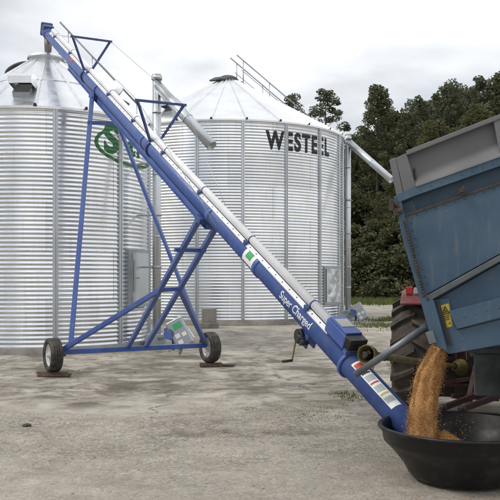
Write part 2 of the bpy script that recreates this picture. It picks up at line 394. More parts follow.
# ------------------------------------------------------------------ grain bins
PITCH, AMP = .1016, .0086
def grain_bin(label, C, Rad, z0, rows, zap, rtop, nst, a0st, nrib, a0rib, seedv, pad_h):
    """C = plan centre; z0 = wall foot; angles are measured from the direction that faces the lens, counter-clockwise positive to the right"""
    rnd = random.Random(seedv)
    root = empty('grain_bin', (C[0], C[1], z0-pad_h), label, 'grain bin', 'corrugated steel grain bins')
    face = math.atan2(-C[1], -C[0])
    def pt(ang, r, z): a = face+ang; return Vector((C[0]+r*math.cos(a), C[1]+r*math.sin(a), z))
    H = rows*PITCH; z1 = z0+H
    def rad(z): return Rad+AMP*math.cos(2*math.pi*(z-z0)/PITCH)
    # foundation pad
    m = Mesh(); m.lathe((C[0], C[1], z0-pad_h-.25), (0,0,1), [(Rad+.22, 0), (Rad+.22, pad_h+.235), (Rad+.20, pad_h+.25), (Rad-.3, pad_h+.25)], 96)
    build('foundation', m, M['concrete'], root)
    # corrugated wall
    m = Mesh(); seg = 120; per = 8; nz = rows*per
    lay = m.bm.loops.layers.float_color.new('sheet'); rings = []
    for k in range(nz+1):
        z = z0+H*k/nz; rr = rad(z)
        rings.append([m.bm.verts.new(pt(2*math.pi*i/seg, rr+.0035*noise.noise(Vector((math.cos(2*math.pi*i/seg)*Rad*.9, math.sin(2*math.pi*i/seg)*Rad*.9, z*.8+seedv))), z)) for i in range(seg)])
    nsh = nst//2; tint = {}
    for k in range(nz):
        tier = int((k/nz*H)/1.118)
        for i in range(seg):
            sh = int((i/seg*nsh + (tier%2)*.5)) % nsh
            t = tint.setdefault((tier, sh), rnd.uniform(.86, 1.04))
            f = m.face([rings[k][i], rings[k][(i+1)%seg], rings[k+1][(i+1)%seg], rings[k+1][i]], True)
            for lp in f.loops: lp[lay] = (t, t, t*1.005, 1)
    m.mi = 1                                                    # lapped edges of the sheets
    for (tier, sh) in list(tint):
        ang = (sh-(tier % 2)*.5)*2*math.pi/nsh
        k0, k1 = int(tier*1.118/H*nz), min(nz, int((tier+1)*1.118/H*nz)); prev = None
        for k in range(k0, k1+1):
            z = z0+H*k/nz; r_ = rad(z)+.006; q = [m.bm.verts.new(pt(ang+o_/Rad, r_, z)) for o_ in (-.005, .005)]
            if prev:
                f = m.face([prev[0], prev[1], q[1], q[0]], True)
                for lp in f.loops: lp[lay] = (1, 1, 1, 1)
            prev = q
    for tier in range(1, 1+int(H/1.118)):                       # bolt rows where the tiers overlap
        z = z0+tier*1.118
        for i in range(int(2*math.pi*Rad/.24)): 
            a_ = i*.24/Rad
            if math.cos(a_) > 0: c_ = pt(a_, rad(z)+.006, z); m.box(c_, (1,0,0), (0,1,0), (0,0,1), .009, .009, .009)
    build('wall', m, [M['galv_wall'], M['galv']], root)
    # stiffeners
    for i in range(nst):
        a = a0st+2*math.pi*i/nst
        if abs((a+math.pi) % (2*math.pi)-math.pi) > R(110): continue
        m = Mesh(); t = Vector((-math.sin(face+a), math.cos(face+a), 0)); n = Vector((math.cos(face+a), math.sin(face+a), 0)); hw = .062
        prof = [(-hw, .0), (-hw, .012), (-hw*.72, .014), (-hw*.62, .050), (-hw*.2, .050), (-hw*.1, .022), (hw*.1, .022), (hw*.2, .050), (hw*.62, .050), (hw*.72, .014), (hw, .012), (hw, .0)]
        b = pt(a, Rad+.004, z0+.01); m.prism([b+t*x+n*y for x, y in prof], (0, 0, H-.03))
        for q in range(int(H/.30)):
            for s_ in (-1, 1): m.box(b+t*s_*hw*.86+n*.016+Vector((0,0,.12+q*.30)), t, n, (0,0,1), .009, .006, .009)
        build('stiffener', m, M['galv'], root)
    # roof: flat panels between raised ribs
    m = Mesh(); over = .07; slope = (zap-z1)/(Rad-rtop); re = Rad+over; ze = z1-over*slope+.02
    da = 2*math.pi/nrib; sub = 4
    A = []
    for k in range(6):
        f = k/5; r_ = re+(rtop-re)*f; z_ = ze+(zap-ze)*f
        A.append([m.bm.verts.new(pt(a0rib+da*(i/sub), r_, z_)) for i in range(nrib*sub)])
    ns = nrib*sub
    for k in range(5):
        for i in range(ns): m.face([A[k][i], A[k][(i+1)%ns], A[k+1][(i+1)%ns], A[k+1][i]], False)
    lo = [m.bm.verts.new(pt(a0rib+da*(i/sub), re-.004, ze-.055)) for i in range(ns)]
    for i in range(ns): m.face([lo[i], lo[(i+1)%ns], A[0][(i+1)%ns], A[0][i]])
    lo2 = [m.bm.verts.new(pt(a0rib+da*(i/sub), Rad-.05, ze-.05)) for i in range(ns)]
    for i in range(ns): m.face([lo2[i], lo2[(i+1)%ns], lo[(i+1)%ns], lo[i]])
    for i in range(nrib):
        a = a0rib+da*i; t = Vector((-math.sin(face+a), math.cos(face+a), 0))
        p0 = pt(a, re+.015, ze-.01); p1 = pt(a, rtop, zap); d = (p1-p0).normalized(); u = t.cross(d)
        if u.z < 0: u = -u
        m.mi = 0; hw0, hw1, hh = .045, .028, .055
        vsb = [p0-t*hw0, p0-t*hw0*.55+u*hh, p0+t*hw0*.55+u*hh, p0+t*hw0]; vse = [p1-t*hw1, p1-t*hw1*.5+u*hh*.6, p1+t*hw1*.5+u*hh*.6, p1+t*hw1]
        B = [m.bm.verts.new(x) for x in vsb]; E = [m.bm.verts.new(x) for x in vse]
        for q in range(3): m.face([B[q], B[q+1], E[q+1], E[q]])
        m.mi = 1; m.prism([x-d*.012 for x in (vsb[0], vsb[1]+u*.02, vsb[2]+u*.02, vsb[3])], d*.01); m.mi = 0  # dark plug painted for the shade inside the open rib end
    # faint press lines across the panels
    for rr_ in ((.52,) if nrib == 15 else ()):
        r_ = re+(rtop-re)*rr_; z_ = ze+(zap-ze)*rr_+.012
        ring = [pt(a0rib+da*i/2, r_, z_) for i in range(nrib*2)]
        for i in range(len(ring)): m.bar(ring[i], ring[(i+1) % len(ring)], .02, .018)
    roof = build('roof', m, [M['galv_roof'], M['lid']], root)
    return root, roof, pt, rad, z1, slope, zap, rtop

binL, roofL, ptL, radL, zL, slL, zapL, rtL = grain_bin('nearer grain bin with green lettering, under the top end of the blue auger',
        (-5.38, 21.1), 2.70, .155, 55, 7.42, .43, 10, R(4.5), 15, R(-5), 3, .155)
binR, roofR, ptR, radR, zR, slR, zapR, rtR = grain_bin('farther wide grain bin with black WESTEEL lettering below its roof',
        (-.86, 31.1), 4.45, .36, 66, 9.38, .36, 18, R(6.5), 24, R(-7), 5, .20)

# lettering that follows the corrugation
def bin_text(body, size, bold, ang, z, pt, rad, Rd, parent, mat, name, spacing=1.0, dxs=.08, xs=1.0):
    bm = text_mesh(body, size, bold, 0, spacing); slice_bm(bm, dxs, PITCH/8)
    m = wrap(bm, lambda x, y: pt(ang+x*xs/Rd, rad(z+y)+.009, z+y)); return build(name, m, mat, parent)
bin_text('WESTEEL', .84, .032, R(35.5), zR-.70, ptR, radR, 4.45, binR, M['letter_black'], 'lettering', 1.22, xs=.72)
bin_text('S', .95, .035, R(34.5), zL-.66, ptL, radL, 2.7, binL, M['green'], 'lettering')
bin_text('ti', .72, .03, R(53), zL-.72, ptL, radL, 2.7, binL, M['green'], 'lettering', 1.3)
m = Mesh(); bm = m.bm; n_ = 140; a_, b_, cz = 1.30, .50, zL-.74     # oval band round the letters
for i in range(n_):
    q = []
    for (dt, s_) in ((0, 1), (1, 1), (1, .84), (0, .84)):
        t = 2*math.pi*(i+dt)/n_; q.append((a_*math.cos(t)*(1-(1-s_)*.45), b_*math.sin(t)*s_))
    m.face([bm.verts.new((x, y, 0)) for x, y in q])
bmesh.ops.remove_doubles(bm, verts=bm.verts, dist=1e-5); slice_bm(bm, 0, PITCH/8)
build('oval_mark', wrap(bm, lambda x, y: ptL(R(52)+x/2.7, radL(cz+y)+.009, cz+y)), M['green'], binL)

def wall_panel(pt, Rad, a0, a1, z0, z1, off, parent, mat, name, kind):
    m = Mesh(); n = 8
    def row(r, z): return [m.bm.verts.new(pt(a0+(a1-a0)*i/n, r, z)) for i in range(n+1)]
    o0, o1, i0, i1 = row(Rad+off, z0), row(Rad+off, z1), row(Rad, z0), row(Rad, z1)
    for i in range(n):
        m.face([o0[i], o0[i+1], o1[i+1], o1[i]]); m.face([o1[i], o1[i+1], i1[i+1], i1[i]]); m.face([i0[i], i0[i+1], o0[i+1], o0[i]])
    m.face([i0[0], o0[0], o1[0], i1[0]]); m.face([i0[n], o0[n], o1[n], i1[n]])
    return build(name, m, mat, parent)
# left bin door with its frame and handle
d_ = wall_panel(ptL, 2.70, R(45), R(68), 1.02, 2.45, .085, binL, M['galv_dull'], 'door_frame', 0)
dd = wall_panel(ptL, 2.78, R(48), R(66), 1.10, 2.38, .03, binL, M['galv'], 'door', 0)
m = Mesh(); m.bar(ptL(R(49), 2.84, 1.4), ptL(R(49), 2.84, 2.2), .03); m.bar(ptL(R(49), 2.84, 1.75), ptL(R(52), 2.86, 1.75), .03); build('handle', m, M['galv_dull'], dd)
# right bin door, dented reflective sheet
wall_panel(ptR, 4.45, R(49.5), R(67.5), .80, 2.15, .06, binR, M['galv_dull'], 'door_frame', 0)
m = Mesh(); nn_, mm_ = 26, 26; rnd = random.Random(4); gr_ = []
for j in range(mm_+1):
    row = []
    for i in range(nn_+1):
        u_, v_ = i/nn_, j/mm_; e_ = min(u_, 1-u_, v_, 1-v_)*6; e_ = min(1, e_)
        bumpz = .05*e_*noise.fractal(Vector((u_*2.6, v_*3.2, 1.7)), 1, 2, 3)
        row.append(m.bm.verts.new(ptR(R(50.5)+R(16)*u_, 4.53+bumpz, .88+1.2*v_)))
    gr_.append(row)
for j in range(mm_):
    for i in range(nn_): m.face([gr_[j][i], gr_[j][i+1], gr_[j+1][i+1], gr_[j+1][i]], True)
build('door', m, M['galv'], binR)

# roof furniture -------------------------------------------------
def collar(pt, zap, rt, root, roof, C, lid_az, tilt):
    m = Mesh(); m.lathe((C[0], C[1], zap-.05), (0,0,1), [(rt+.03, 0), (rt+.03, .12), (rt+.05, .12), (rt+.05, .16), (rt-.02, .16), (rt-.02, -.05)], 40)
    build('collar', m, M['galv'], roof)
    # lid swung open on its hinge
    hd = Vector((math.cos(lid_az), math.sin(lid_az), 0)); hinge = Vector((C[0], C[1], zap+.11))+hd*(rt+.05)
    dirn = hd*math.cos(tilt)+Vector((0,0,1))*math.sin(tilt); nrm = dirn.cross(Vector((-hd.y, hd.x, 0))).normalized()
    if nrm.z < 0: nrm = -nrm
    cc = hinge+dirn*(rt+.06); m = Mesh()
    m.lathe(cc, nrm, [(.001, .10), (rt*.5, .085), (rt*.85, .05), (rt+.06, .0), (rt+.06, -.05), (rt+.04, -.05), (rt*.8, .03), (.001, .07)], 32)
    build('lid', m, M['lid'], roof)
collar(ptL, zapL, rtL, binL, roofL, (-5.38, 21.1), math.atan2(.62, -.9), R(-24))
m = Mesh(); m.lathe((-5.38, 21.1, zapL+.10), (0,0,1), [(.455, 0), (.455, .05), (.38, .10), (.14, .12), (.14, .02)], 36)
build('cap', m, M['galv_roof'], roofL)
def right_cap():
    m = Mesh(); m.lathe((-.86, 31.1, zapR-.05), (0,0,1), [(.42, -.02), (.42, .10), (.36, .19), (.22, .26), (.001, .28)], 32)
    build('cap', m, M['lid'], roofR)
    hd = Vector((-.9, -.43, 0)); c = Vector((-.86, 31.1, zapR+.02))+hd*.34; nrm = (hd*-.25+Vector((-.30, -.30, 1))).normalized(); m = Mesh()
    m.lathe(c, nrm, [(.001, .13), (.2, .12), (.40, .04), (.42, 0), (.40, -.01), (.001, .08)], 32); build('lid', m, M['lid'], roofR)
right_cap()
def rp(pt, ang, f, Rad, z1, zap, rt, up=0):            # a point on the roof, f = 0 eave .. 1 collar
    r_ = Rad+(rt-Rad)*f; return pt(ang, r_, z1+.02+(zap-z1)*f+up)
# hooded vent on the left roof
def vent(pt, ang, f, Rad, z1, zap, rt, root, sc=1.0):
    b = rp(pt, ang, f, Rad, z1, zap, rt); fwd = (rp(pt, ang, f-.1, Rad, z1, zap, rt)-b); fwd.z = 0; fwd.normalize()
    sd_ = Vector((-fwd.y, fwd.x, 0)); up = Vector((0,0,1)); s = sc
    m = Mesh(); m.box(b+up*.02*s+fwd*.02, sd_, (fwd-up*.75).normalized(), (up+fwd*.75).normalized(), .27*s, .30*s, .12*s)
    nk = build('vent_neck', m, M['galv_dull'], root)
    m = Mesh(); prof = [(-.42, .25), (-.05, .62), (.28, .62), (.48, .50), (.48, .28), (.44, .28), (.44, .47), (.26, .57), (-.05, .57), (-.38, .24)]
    m.prism([b-sd_*.36*s+fwd*x*s+up*(y-.08)*s for x, y in prof], sd_*.72*s)
    for sgn in (-1, 1):
        m.prism([b+sd_*(sgn*.36-.005)*s+fwd*x*s+up*(y-.08)*s for x, y in [(-.42, .2), (-.05, .62), (.28, .62), (.48, .50), (.48, .28)]], sd_*.01*s)
    build('vent_hood', m, M['galv_roof'], nk)
vent(ptL, R(-13.5), .22, 2.7, zL, zapL, rtL, binL, .74)
vent(ptR, R(-34), .22, 4.45, zR, zapR, rtR, binR, .8)
# small open hatch disc on the right of the left roof
c = rp(ptL, R(62), .34, 2.7, zL, zapL, rtL, .30); m = Mesh(); m.lathe(c, Vector((-.25, -.9, .25)), [(.001, .02), (.22, .02), (.24, 0), (.24, -.03), (.001, -.01)], 28)
m.bar(c-Vector((0,0,.2)), c-Vector((0,0,.5)), .05); hl = build('hatch_lid', m, M['galv_roof'], binL)
m = Mesh(); b = rp(ptL, R(66), .30, 2.7, zL, zapL, rtL, .05); m.lathe(b, (0.45, -.2, .85), [(.26, -.08), (.26, .08), (.22, .08), (.22, -.05), (.001, -.05)], 28); build('hatch_collar', m, M['lid'], binL)
# roof ladders with handrails, on the far side of each roof
def roof_ladder(pt, ang, Rad, z1, zap, rt, parent, f1, f0, hr, half):
    m = Mesh(); pa = rp(pt, ang, f1, Rad, z1, zap, rt); pb = rp(pt, ang, f0, Rad, z1, zap, rt); d = (pb-pa).normalized()
    s = d.cross(Vector((0,0,1))).normalized(); up = Vector((0,0,1))
    for sg in (-1, 1):
        a, b = pa+s*half*sg, pb+s*half*sg
        m.tube(a+up*.08, b+up*.08, .022, seg=6); m.tube(a+up*hr-d*.25, b+up*hr, .024, seg=6); m.tube(a+up*hr*.55, b+up*hr*.55, .013, seg=6)
        for k in range(4):
            q = a.lerp(b, .02+.96*k/3); m.tube(q, q+up*hr, .018, seg=6)
    nst = int((pb-pa).length/.3)
    for k in range(nst+1):
        q = pa.lerp(pb, k/nst)+up*.08; m.tube(q-s*half, q+s*half, .014, seg=6)
    return build('roof_ladder', m, M['galv_dull'], parent)
roof_ladder(ptL, R(118), 2.7, zL, zapL, rtL, binL, .98, -.02, .95, .24)
roof_ladder(ptR, R(122), 4.45, zR, zapR, rtR, binR, .97, .02, .95, .24)

# ------------------------------------------------------------------ bin unloading pipes
def unloader(label, base, top_z, r, spout_a, spout_b, sr, pang, motor_mat, panel_c, pfwd, bin_dir):
    root = empty('unloading_pipe', base, label, 'unloading auger', 'upright unloading pipes of the grain bins')
    b = Vector(base); up = Vector((0,0,1)); t = Vector((b.x, b.y, top_z))
    m = Mesh(); m.tube(b+up*.05, t, r, seg=20)
    z = b.z+1.2
    while z < top_z-.3: m.tube((b.x, b.y, z), (b.x, b.y, z+.035), r*1.12, seg=20); z += 1.55
    pipe = build('pipe', m, M['galv'], root)
    m = Mesh(); m.tube(t, t+up*.10, r*1.28, seg=20); m.tube(t+up*.10, t+up*.14, r*1.05, seg=20); build('cap', m, M['galv'], root)
    m = Mesh(); d = (Vector(spout_b)-Vector(spout_a)); m.tube(spout_a, spout_b, sr, seg=24, hollow=True)
    q = Vector(spout_a).lerp(Vector(spout_b), .55); dn = d.normalized(); m.tube(q, q+dn*.05, sr*1.08, seg=24)
    build('discharge_spout', m, M['galv'], root)
    for zz in (b.z+2.0, b.z+3.3, b.z+4.6):
        m = Mesh(); m.bar(Vector((b.x, b.y, zz)), Vector((b.x, b.y, zz))+bin_dir, .04)
        m.tube((b.x, b.y, zz-.03), (b.x, b.y, zz+.03), r*1.18, seg=20)
        build('wall_bracket', m, M['galv_dull'], root)
    m = Mesh(); m.abox(b.x-.28, b.y-.18, b.z+.02, b.x+.22, b.y+.2, b.z+.34); m.abox(b.x-.34, b.y-.24, b.z-.02, b.x+.3, b.y+.26, b.z+.03)
    build('gear_housing', m, M['galv_dull'], root, .02)
    pc = Vector(panel_c); fw = Vector(pfwd).normalized(); sd_ = Vector((math.cos(pang), 0, math.sin(pang))); sd_ = (sd_-fw*sd_.dot(fw)).normalized(); uu = sd_.cross(fw).normalized()
    if uu.z < 0: uu = -uu
    m = Mesh(); m.box(pc, sd_, fw, uu, .20, .10, .33)
    gd = build('belt_guard', m, M['galv_dull'], root, .03)
    def lab(du, dv_, hw, hh, mt, nm):
        m = Mesh(); m.box(pc+fw*.102+sd_*du+uu*dv_, sd_, fw, uu, hw, .003, hh); build(nm, m, mt, gd)
    lab(.03, .16, .10, .07, M['green_label'] if motor_mat == 'galv_dull' else M['label_grey'], 'label')
    lab(-.06, -.05, .055, .05, M['white'], 'label'); lab(.09, -.07, .05, .045, M['white'], 'label')
    lab(-.06, -.2, .055, .05, M['white'], 'label')
    m = Mesh(); mc = pc-fw*.2; off = -sd_*.22+uu*.08
    m.tube(mc+off, mc+off+fw*.30, .12, seg=18); m.tube(mc+off-fw*.05, mc+off, .10, seg=18); m.box(mc+off+uu*.13+fw*.14, sd_, fw, uu, .07, .07, .04)
    m.bar(mc+off-uu*.1, mc+off-uu*.1+Vector((0,0,-.25)), .16, .06)
    build('motor', m, M['blue'], root)
    m = Mesh(); m.bar(pc-uu*.2, (pc.x-.02, pc.y+.05, b.z+.03), .05); m.bar(pc-uu*.05-fw*.08, b+up*.2, .06); build('guard_bracket', m, M['galv_dull'], root)
    return root
unloader('upright pipe with slanting spout between the two bins, green label on its tilted box', (-2.33, 20.0, .02), 6.70, .105, P(158, 86, 20.0), P(212, 146, 19.0), .13,
         R(28), 'galv_dull', P(180, 333, 17.8), (-.1, -1, .12), Vector((-.55, .2, 0)))
unloader('upright pipe with slanting spout at the right edge of the WESTEEL bin', (3.80, 31.0, .17), 7.12, .11, P(348.5, 142, 31.0), P(391.5, 180, 29.5), .135,
         R(30), 'blue', P(360, 312, 29.6), (-.25, -1, .1), Vector((-.4, 0, 0)))
m = Mesh(); m.prism([P(182, 340, 18.4), P(194, 337, 18.4), P(186, 326, 18.4)], (0.02, .03, 0)); m.bar(P(187, 333, 18.44), P(190, 341.5, 18.7), .03)
o = build('scrap_sheet', m, M['white'], None, 0, P(187, 340, 18.4)); tag(o, 'small white triangular scrap sheet leaning behind the tilted green labelled box', 'scrap sheet')
bz = gz(-1.3, 25.9)
m = Mesh(); m.abox(-1.53, 25.35, bz-.02, -1.07, 25.75, bz+.62); m.abox(-1.60, 25.30, bz-.02, -1.0, 25.8, bz+.16)
o = build('concrete_block', m, M['concrete'], None, .025, (-1.3, 25.55, bz)); tag(o, 'grey concrete block standing at the foot of the WESTEEL bin', 'block')

# ------------------------------------------------------------------ the blue auger
TB, TT = P(425, 445, 7.19), P(47, 32.5, 20.9)
AX = (TT-TB); ALEN = AX.length; AD = AX.normalized()
AN = AD.cross(Vector((0,0,1))).normalized()
if AN.y > 0: AN = -AN
AU = AN.cross(AD).normalized()
if AU.z < 0: AU = -AU
def on_axis(px):                     # axis point that shows in photo column px
    k = (px-CX)/F; s = (k*TB.y-TB.x)/(AD.x-k*AD.y); return s
def ap(s, phi=0, r=0):               # axis distance, angle round the tube (0 = camera side, 90 = top)
    return TB+AD*s+(AN*math.cos(phi)+AU*math.sin(phi))*r
TR = .128
HL, HR_ = P(53, 355, 14.3), P(210, 347, 15.9)
HL.z = HR_.z = .375
auger = empty('grain_auger', ((HL.x+HR_.x)/2, (HL.y+HR_.y)/2, 0), 'long blue portable grain auger slanting from black tub up to the bin roof', 'auger')
m = Mesh(); m.tube(TB, TT, TR, seg=32)
for px in (147, 215, 262, 100): s = on_axis(px); m.tube(ap(s-.06), ap(s+.06), TR*1.09, seg=32)
tube = build('tube', m, M['blue'], auger)
# inlet: guarded flighting at the foot
m = Mesh(); nT = 90
for i in range(nT):
    t0, t1 = i/nT, (i+1)/nT
    a0_, a1_ = t0*5*math.pi, t1*5*math.pi; s0, s1 = -.55*t0, -.55*t1
    m.face([m.bm.verts.new(x) for x in (ap(s0, a0_, .02), ap(s0, a0_, .105), ap(s1, a1_, .105), ap(s1, a1_, .02))])
m.tube(ap(.1), ap(-.56), .02, seg=10); fl = build('flighting', m, M['steel'], auger)
m = Mesh()
for k in range(6): m.tube(ap(.05, k*math.pi/3, .125), ap(-.42, k*math.pi/3, .125), .008, seg=6)
m.lathe(ap(-.42), AD, [(.118, 0), (.132, 0), (.132, .02), (.118, .02)], 24, closed=True); build('intake_cage', m, M['blue_dark'], auger)
# lift track under the upper half
m = Mesh(); s0, s1 = on_axis(214), on_axis(72)
m.box(ap((s0+s1)/2, -math.pi/2, TR+.045), AD, AN, AU, (s1-s0)/2, .07, .045); m.box(ap((s0+s1)/2, -math.pi/2, TR+.095), AD, AN, AU, (s1-s0)/2, .095, .008)
build('track', m, M['blue'], auger, .006)
# white driveline pipe along the top
m = Mesh(); PH = R(93); PO = .186; s0, s1 = on_axis(331), on_axis(52)
m.tube(ap(s0, PH, PO), ap(s1, PH, PO), .053, seg=20); dl = build('driveline_pipe', m, M['white_pipe'], auger)
s = s0+.5
while s < s1:
    m = Mesh(); m.box(ap(s, PH, TR+.012), AD, AN, AU, .03, .055, .016); m.tube(ap(s-.012, PH, PO), ap(s+.012, PH, PO), .057, seg=16)
    m.box(ap(s, R(60), TR+.035), AD, AN, AU, .035, .016, .03); s += 1.72
    build('pipe_clamp', m, M['blue_dark'], auger)
# rail with bolt heads along the seam between tube and pipe
m = Mesh(); m.box(ap((s0+s1)/2, R(64), TR+.008), AD, (AN*math.cos(R(64))+AU*math.sin(R(64))), (AU*math.cos(R(64))-AN*math.sin(R(64))), (s1-s0)/2, .010, .030)
m.mi = 1; s = s0+.2
while s < s1: m.ball(ap(s, R(64), TR+.018), .011, .011, .008, 1); s += .19
build('hose_rail', m, [M['white_pipe'], M['black']], auger)
# gearbox at the lower end of the pipe
s = on_axis(344); gc = ap(s, R(90), TR+.13)
m = Mesh(); m.box(ap(on_axis(338.5), R(90), TR+.090), AD, AN, AU, .20, .115, .08)
gb = build('gearbox', m, M['blue'], auger, .02)
m = Mesh(); m.box(ap(on_axis(338.5), R(90), TR+.180), AD, AN, AU, .175, .10, .010); build('gearbox_cover', m, M['blue'], gb, .008)
m = Mesh(); m.box(ap(on_axis(337), R(90), TR+.192), AD, AN, AU, .08, .075, .003); build('label', m, M['label_grey'], gb)
m = Mesh(); gq = on_axis(349); m.box(ap(gq, R(90), TR+.085), AD, AN, AU, .065, .105, .085)
for k in range(4): m.box(ap(gq-.067, R(90), TR+.035+.033*k), AD, AN, AU, .006, .085, .007)
for k in range(5): m.box(ap(gq-.05+.025*k, R(90), TR+.085)+AN*.106, AD, AN, AU, .005, .005, .07)
build('input_guard', m, M['black'], gb, .01)
m = Mesh(); m.tube(ap(on_axis(352), R(90), TR+.10), ap(on_axis(359.5), R(90), TR+.10), .022, seg=12); build('input_shaft', m, M['iron'], gb)
m = Mesh(); q = ap(on_axis(351)); m.lathe(q, AD, [(TR+.002, -.02), (TR+.03, -.02), (TR+.03, .02), (TR+.002, .02)], 32, closed=True); m.box(ap(on_axis(351), R(90), TR+.03), AD, AN, AU, .03, .13, .02); build('mounting_band', m, M['blue'], auger)
# head and discharge spout
m = Mesh(); m.tube(ap(ALEN-.35), ap(ALEN+.08), TR*1.13, seg=32); m.box(ap(ALEN-.02, R(90), .10), AD, AN, AU, .17, .135, .10); m.box(ap(ALEN+.10, R(90), .06), AD, AN, AU, .06, .15, .17)
build('head', m, M['blue_dark'], auger, .03)
m = Mesh(); hp = ap(ALEN-.14); m.tube(hp+Vector((0,0,-.08)), hp+Vector((0,0,-.50)), .105, .088, seg=20, hollow=True); build('discharge_spout', m, M['spout'], auger)
# truss brackets and cables
tops = []
for px in (87, 153.5):
    s = on_axis(px); m = Mesh(); e1, e2 = ap(s)+AU*.80+AN*.41, ap(s)+AU*.80-AN*.41
    m.bar(e1+AN*.04, e2-AN*.04, .038); m.bar(ap(s)+AU*TR+AN*.08, e1, .038); m.bar(ap(s)+AU*TR-AN*.08, e2, .038); m.ball(ap(s)+AU*.80-AN*.1, .03, .03, .03, 1)
    m.lathe(ap(s), AD, [(TR+.002, -.05), (TR+.025, -.05), (TR+.025, .05), (TR+.002, .05)], 32, closed=True)
    build('truss_bracket', m, M['blue_dark'], auger); tops.append((e1, e2))
for k in range(2):
    sg = 1 if k == 0 else -1
    pts = [ap(ALEN-.3)+AN*sg*TR, tops[0][k], tops[1][k], ap(on_axis(226))+AN*sg*TR*1.05]
    m = Mesh(); m.path(pts, .0045, 6); build('truss_cable', m, M['galv_dull'], auger)
# winch with crank
s = on_axis(313); wc = ap(s)-AU*.20+AN*.06; m = Mesh()
m.box(ap(s)-AU*.15, AD, AN, AU, .10, .05, .07); m.box(wc, AD, AN, AU, .09, .012, .08); m.box(wc-AN*.1, AD, AN, AU, .09, .012, .08)
wi = build('winch_bracket', m, M['blue'], auger)
m = Mesh(); m.tube(wc-AN*.1, wc+AN*.10, .045, seg=16); m.tube(wc+AD*.05+AN*.02, wc+AD*.05+AN*.06, .085, seg=24); m.tube(wc+AD*.05+AN*.06, wc+AD*.05+AN*.075, .05, seg=20); m.tube(wc-AD*.07-AU*.01, wc-AD*.07-AU*.01+AN*.09, .035, seg=16)
build('winch', m, M['black'], wi)
c0 = wc+AD*.05+AN*.075; c1 = c0+Vector((-.05, -.02, -.27)); m = Mesh(); m.bar(c0, c1, .022, .012); ck = build('crank', m, M['yellow_guard'], wi)
m = Mesh(); m.tube(c1, c1+Vector((-.11, -.05, -.005)), .016, seg=12); build('handle', m, M['black'], ck)
# undercarriage
def strut(name, p, q, wd, hd=None, parent=auger, up=(0,0,1)):
    m = Mesh(); m.bar(p, q, wd, hd, up); return build(name, m, M['blue'], parent, .008)
axd = (HR_-HL).normalized()
ax0, ax1 = HL+axd*.16, HR_-axd*.10
ax0.z = ax1.z = .42
strut('axle', ax0, ax1, .09, .09)
def ax_at(px):
    k = (px-CX)/F; t = (k*ax0.y-ax0.x)/((ax1.x-ax0.x)-k*(ax1.y-ax0.y)); return ax0.lerp(ax1, t)
a1b, a2b = ax_at(128)+Vector((0,0,.03)), ax_at(146)+Vector((0,0,.03)); st = on_axis(211.5)
a1t, a2t = ap(st)+AN*.165-AU*.10, ap(st)-AN*.165-AU*.10
strut('lift_arm', a1b, a1t, .075); strut('lift_arm', a2b, a2t, .075)
strut('cross_tie', a1b.lerp(a1t, .80)+AN*.12, a2b.lerp(a2t, .80)-AN*.06, .06)
def find_y(p, q, py):
    lo, hi = 0, 1
    for _ in range(40):
        mid = (lo+hi)/2; v = p.lerp(q, mid); y = HY-(v.z-CAMH)*F/v.y
        if y > py: lo = mid
        else: hi = mid
    return p.lerp(q, lo)
j1, j2 = find_y(a1b, a1t, 290), find_y(a2b, a2t, 289)
strut('cross_tie', j1, j2, .07)
strut('brace', ax0+Vector((0,0,.03)), j1, .08); strut('brace', ax1+Vector((0,0,.03)), j2, .08)
s_t = on_axis(100)
t1, t2 = ap(s_t)+AN*.15-AU*.08, ap(s_t)-AN*.15-AU*.08
b1, b2 = ax_at(70.5)+Vector((0,0,.08)), ax_at(203.5)+Vector((0,0,.10))
strut('strut', b1, t1, .085, .06); strut('strut', b2, t2, .085, .06)
strut('cross_tie', find_y(b1, t1, 123)-axd*.05, find_y(b2, t2, 123)+axd*.05, .07)
m = Mesh(); m.box(ap(s_t)-AU*.16, AD, AN, AU, .12, .19, .035); build('track_shoe', m, M['blue_dark'], auger, .01)
m = Mesh(); m.box(ap(st)-AU*.12, AD, AN, AU, .10, .20, .045); build('arm_mount', m, M['blue_dark'], auger, .01)
m = Mesh(); m.box(ax0+Vector((0,0,-.05))+axd*.02, axd, Vector((-axd.y, axd.x, 0)), (0,0,1), .05, .03, .03); build('reflector', m, M['lamp_red'], auger)
for hub in (HL, HR_):
    sgn = 1 if hub is HL else -1
    wroot_m = Mesh(); Rw = .305; wd = .112
    prof = [(.20, -wd*.75), (.225, -wd*.95), (.26, -wd), (.285, -wd*.92), (.298, -wd*.78), (.304, -wd*.5)]
    grooves = [(.304, -.052), (.294, -.047), (.294, -.040), (.305, -.035), (.306, -.01), (.295, -.007), (.295, .007), (.306, .01), (.305, .035), (.294, .040), (.294, .047), (.304, .052)]
    full = prof+grooves[1:-1]+[(r_, -h_) for r_, h_ in prof[::-1]]
    wroot_m.lathe(hub, axd, full, 72, True, True, jag=lambda k, i: (-.006 if (i % 3 == 0 and 4 < k < 17) else 0))
    tyre = build('wheel', wroot_m, M['rubber'], auger)
    m = Mesh(); m.lathe(hub, axd, [(.205, -.070), (.212, -.078), (.205, -.082), (.185, -.060), (.165, -.045), (.12, -.03), (.075, -.038), (.07, -.06), (.045, -.065), (.04, -.10), (.001, -.105)], 36)
    m.lathe(hub, axd, [(.205, .070), (.212, .078), (.205, .082), (.185, .050), (.12, .02), (.001, .02)], 36)
    m.lathe(hub, axd, [(.205, -.072), (.19, 0), (.205, .072)], 36)
    for k in range(5):
        t = 2*math.pi*k/5; o_ = (Vector((0,0,1))*math.cos(t)+Vector((-axd.y, axd.x, 0))*math.sin(t))*.095; m.tube(hub+o_-axd*.05, hub+o_-axd*.02, .011, seg=8)
    build('rim', m, M['rim'], tyre)
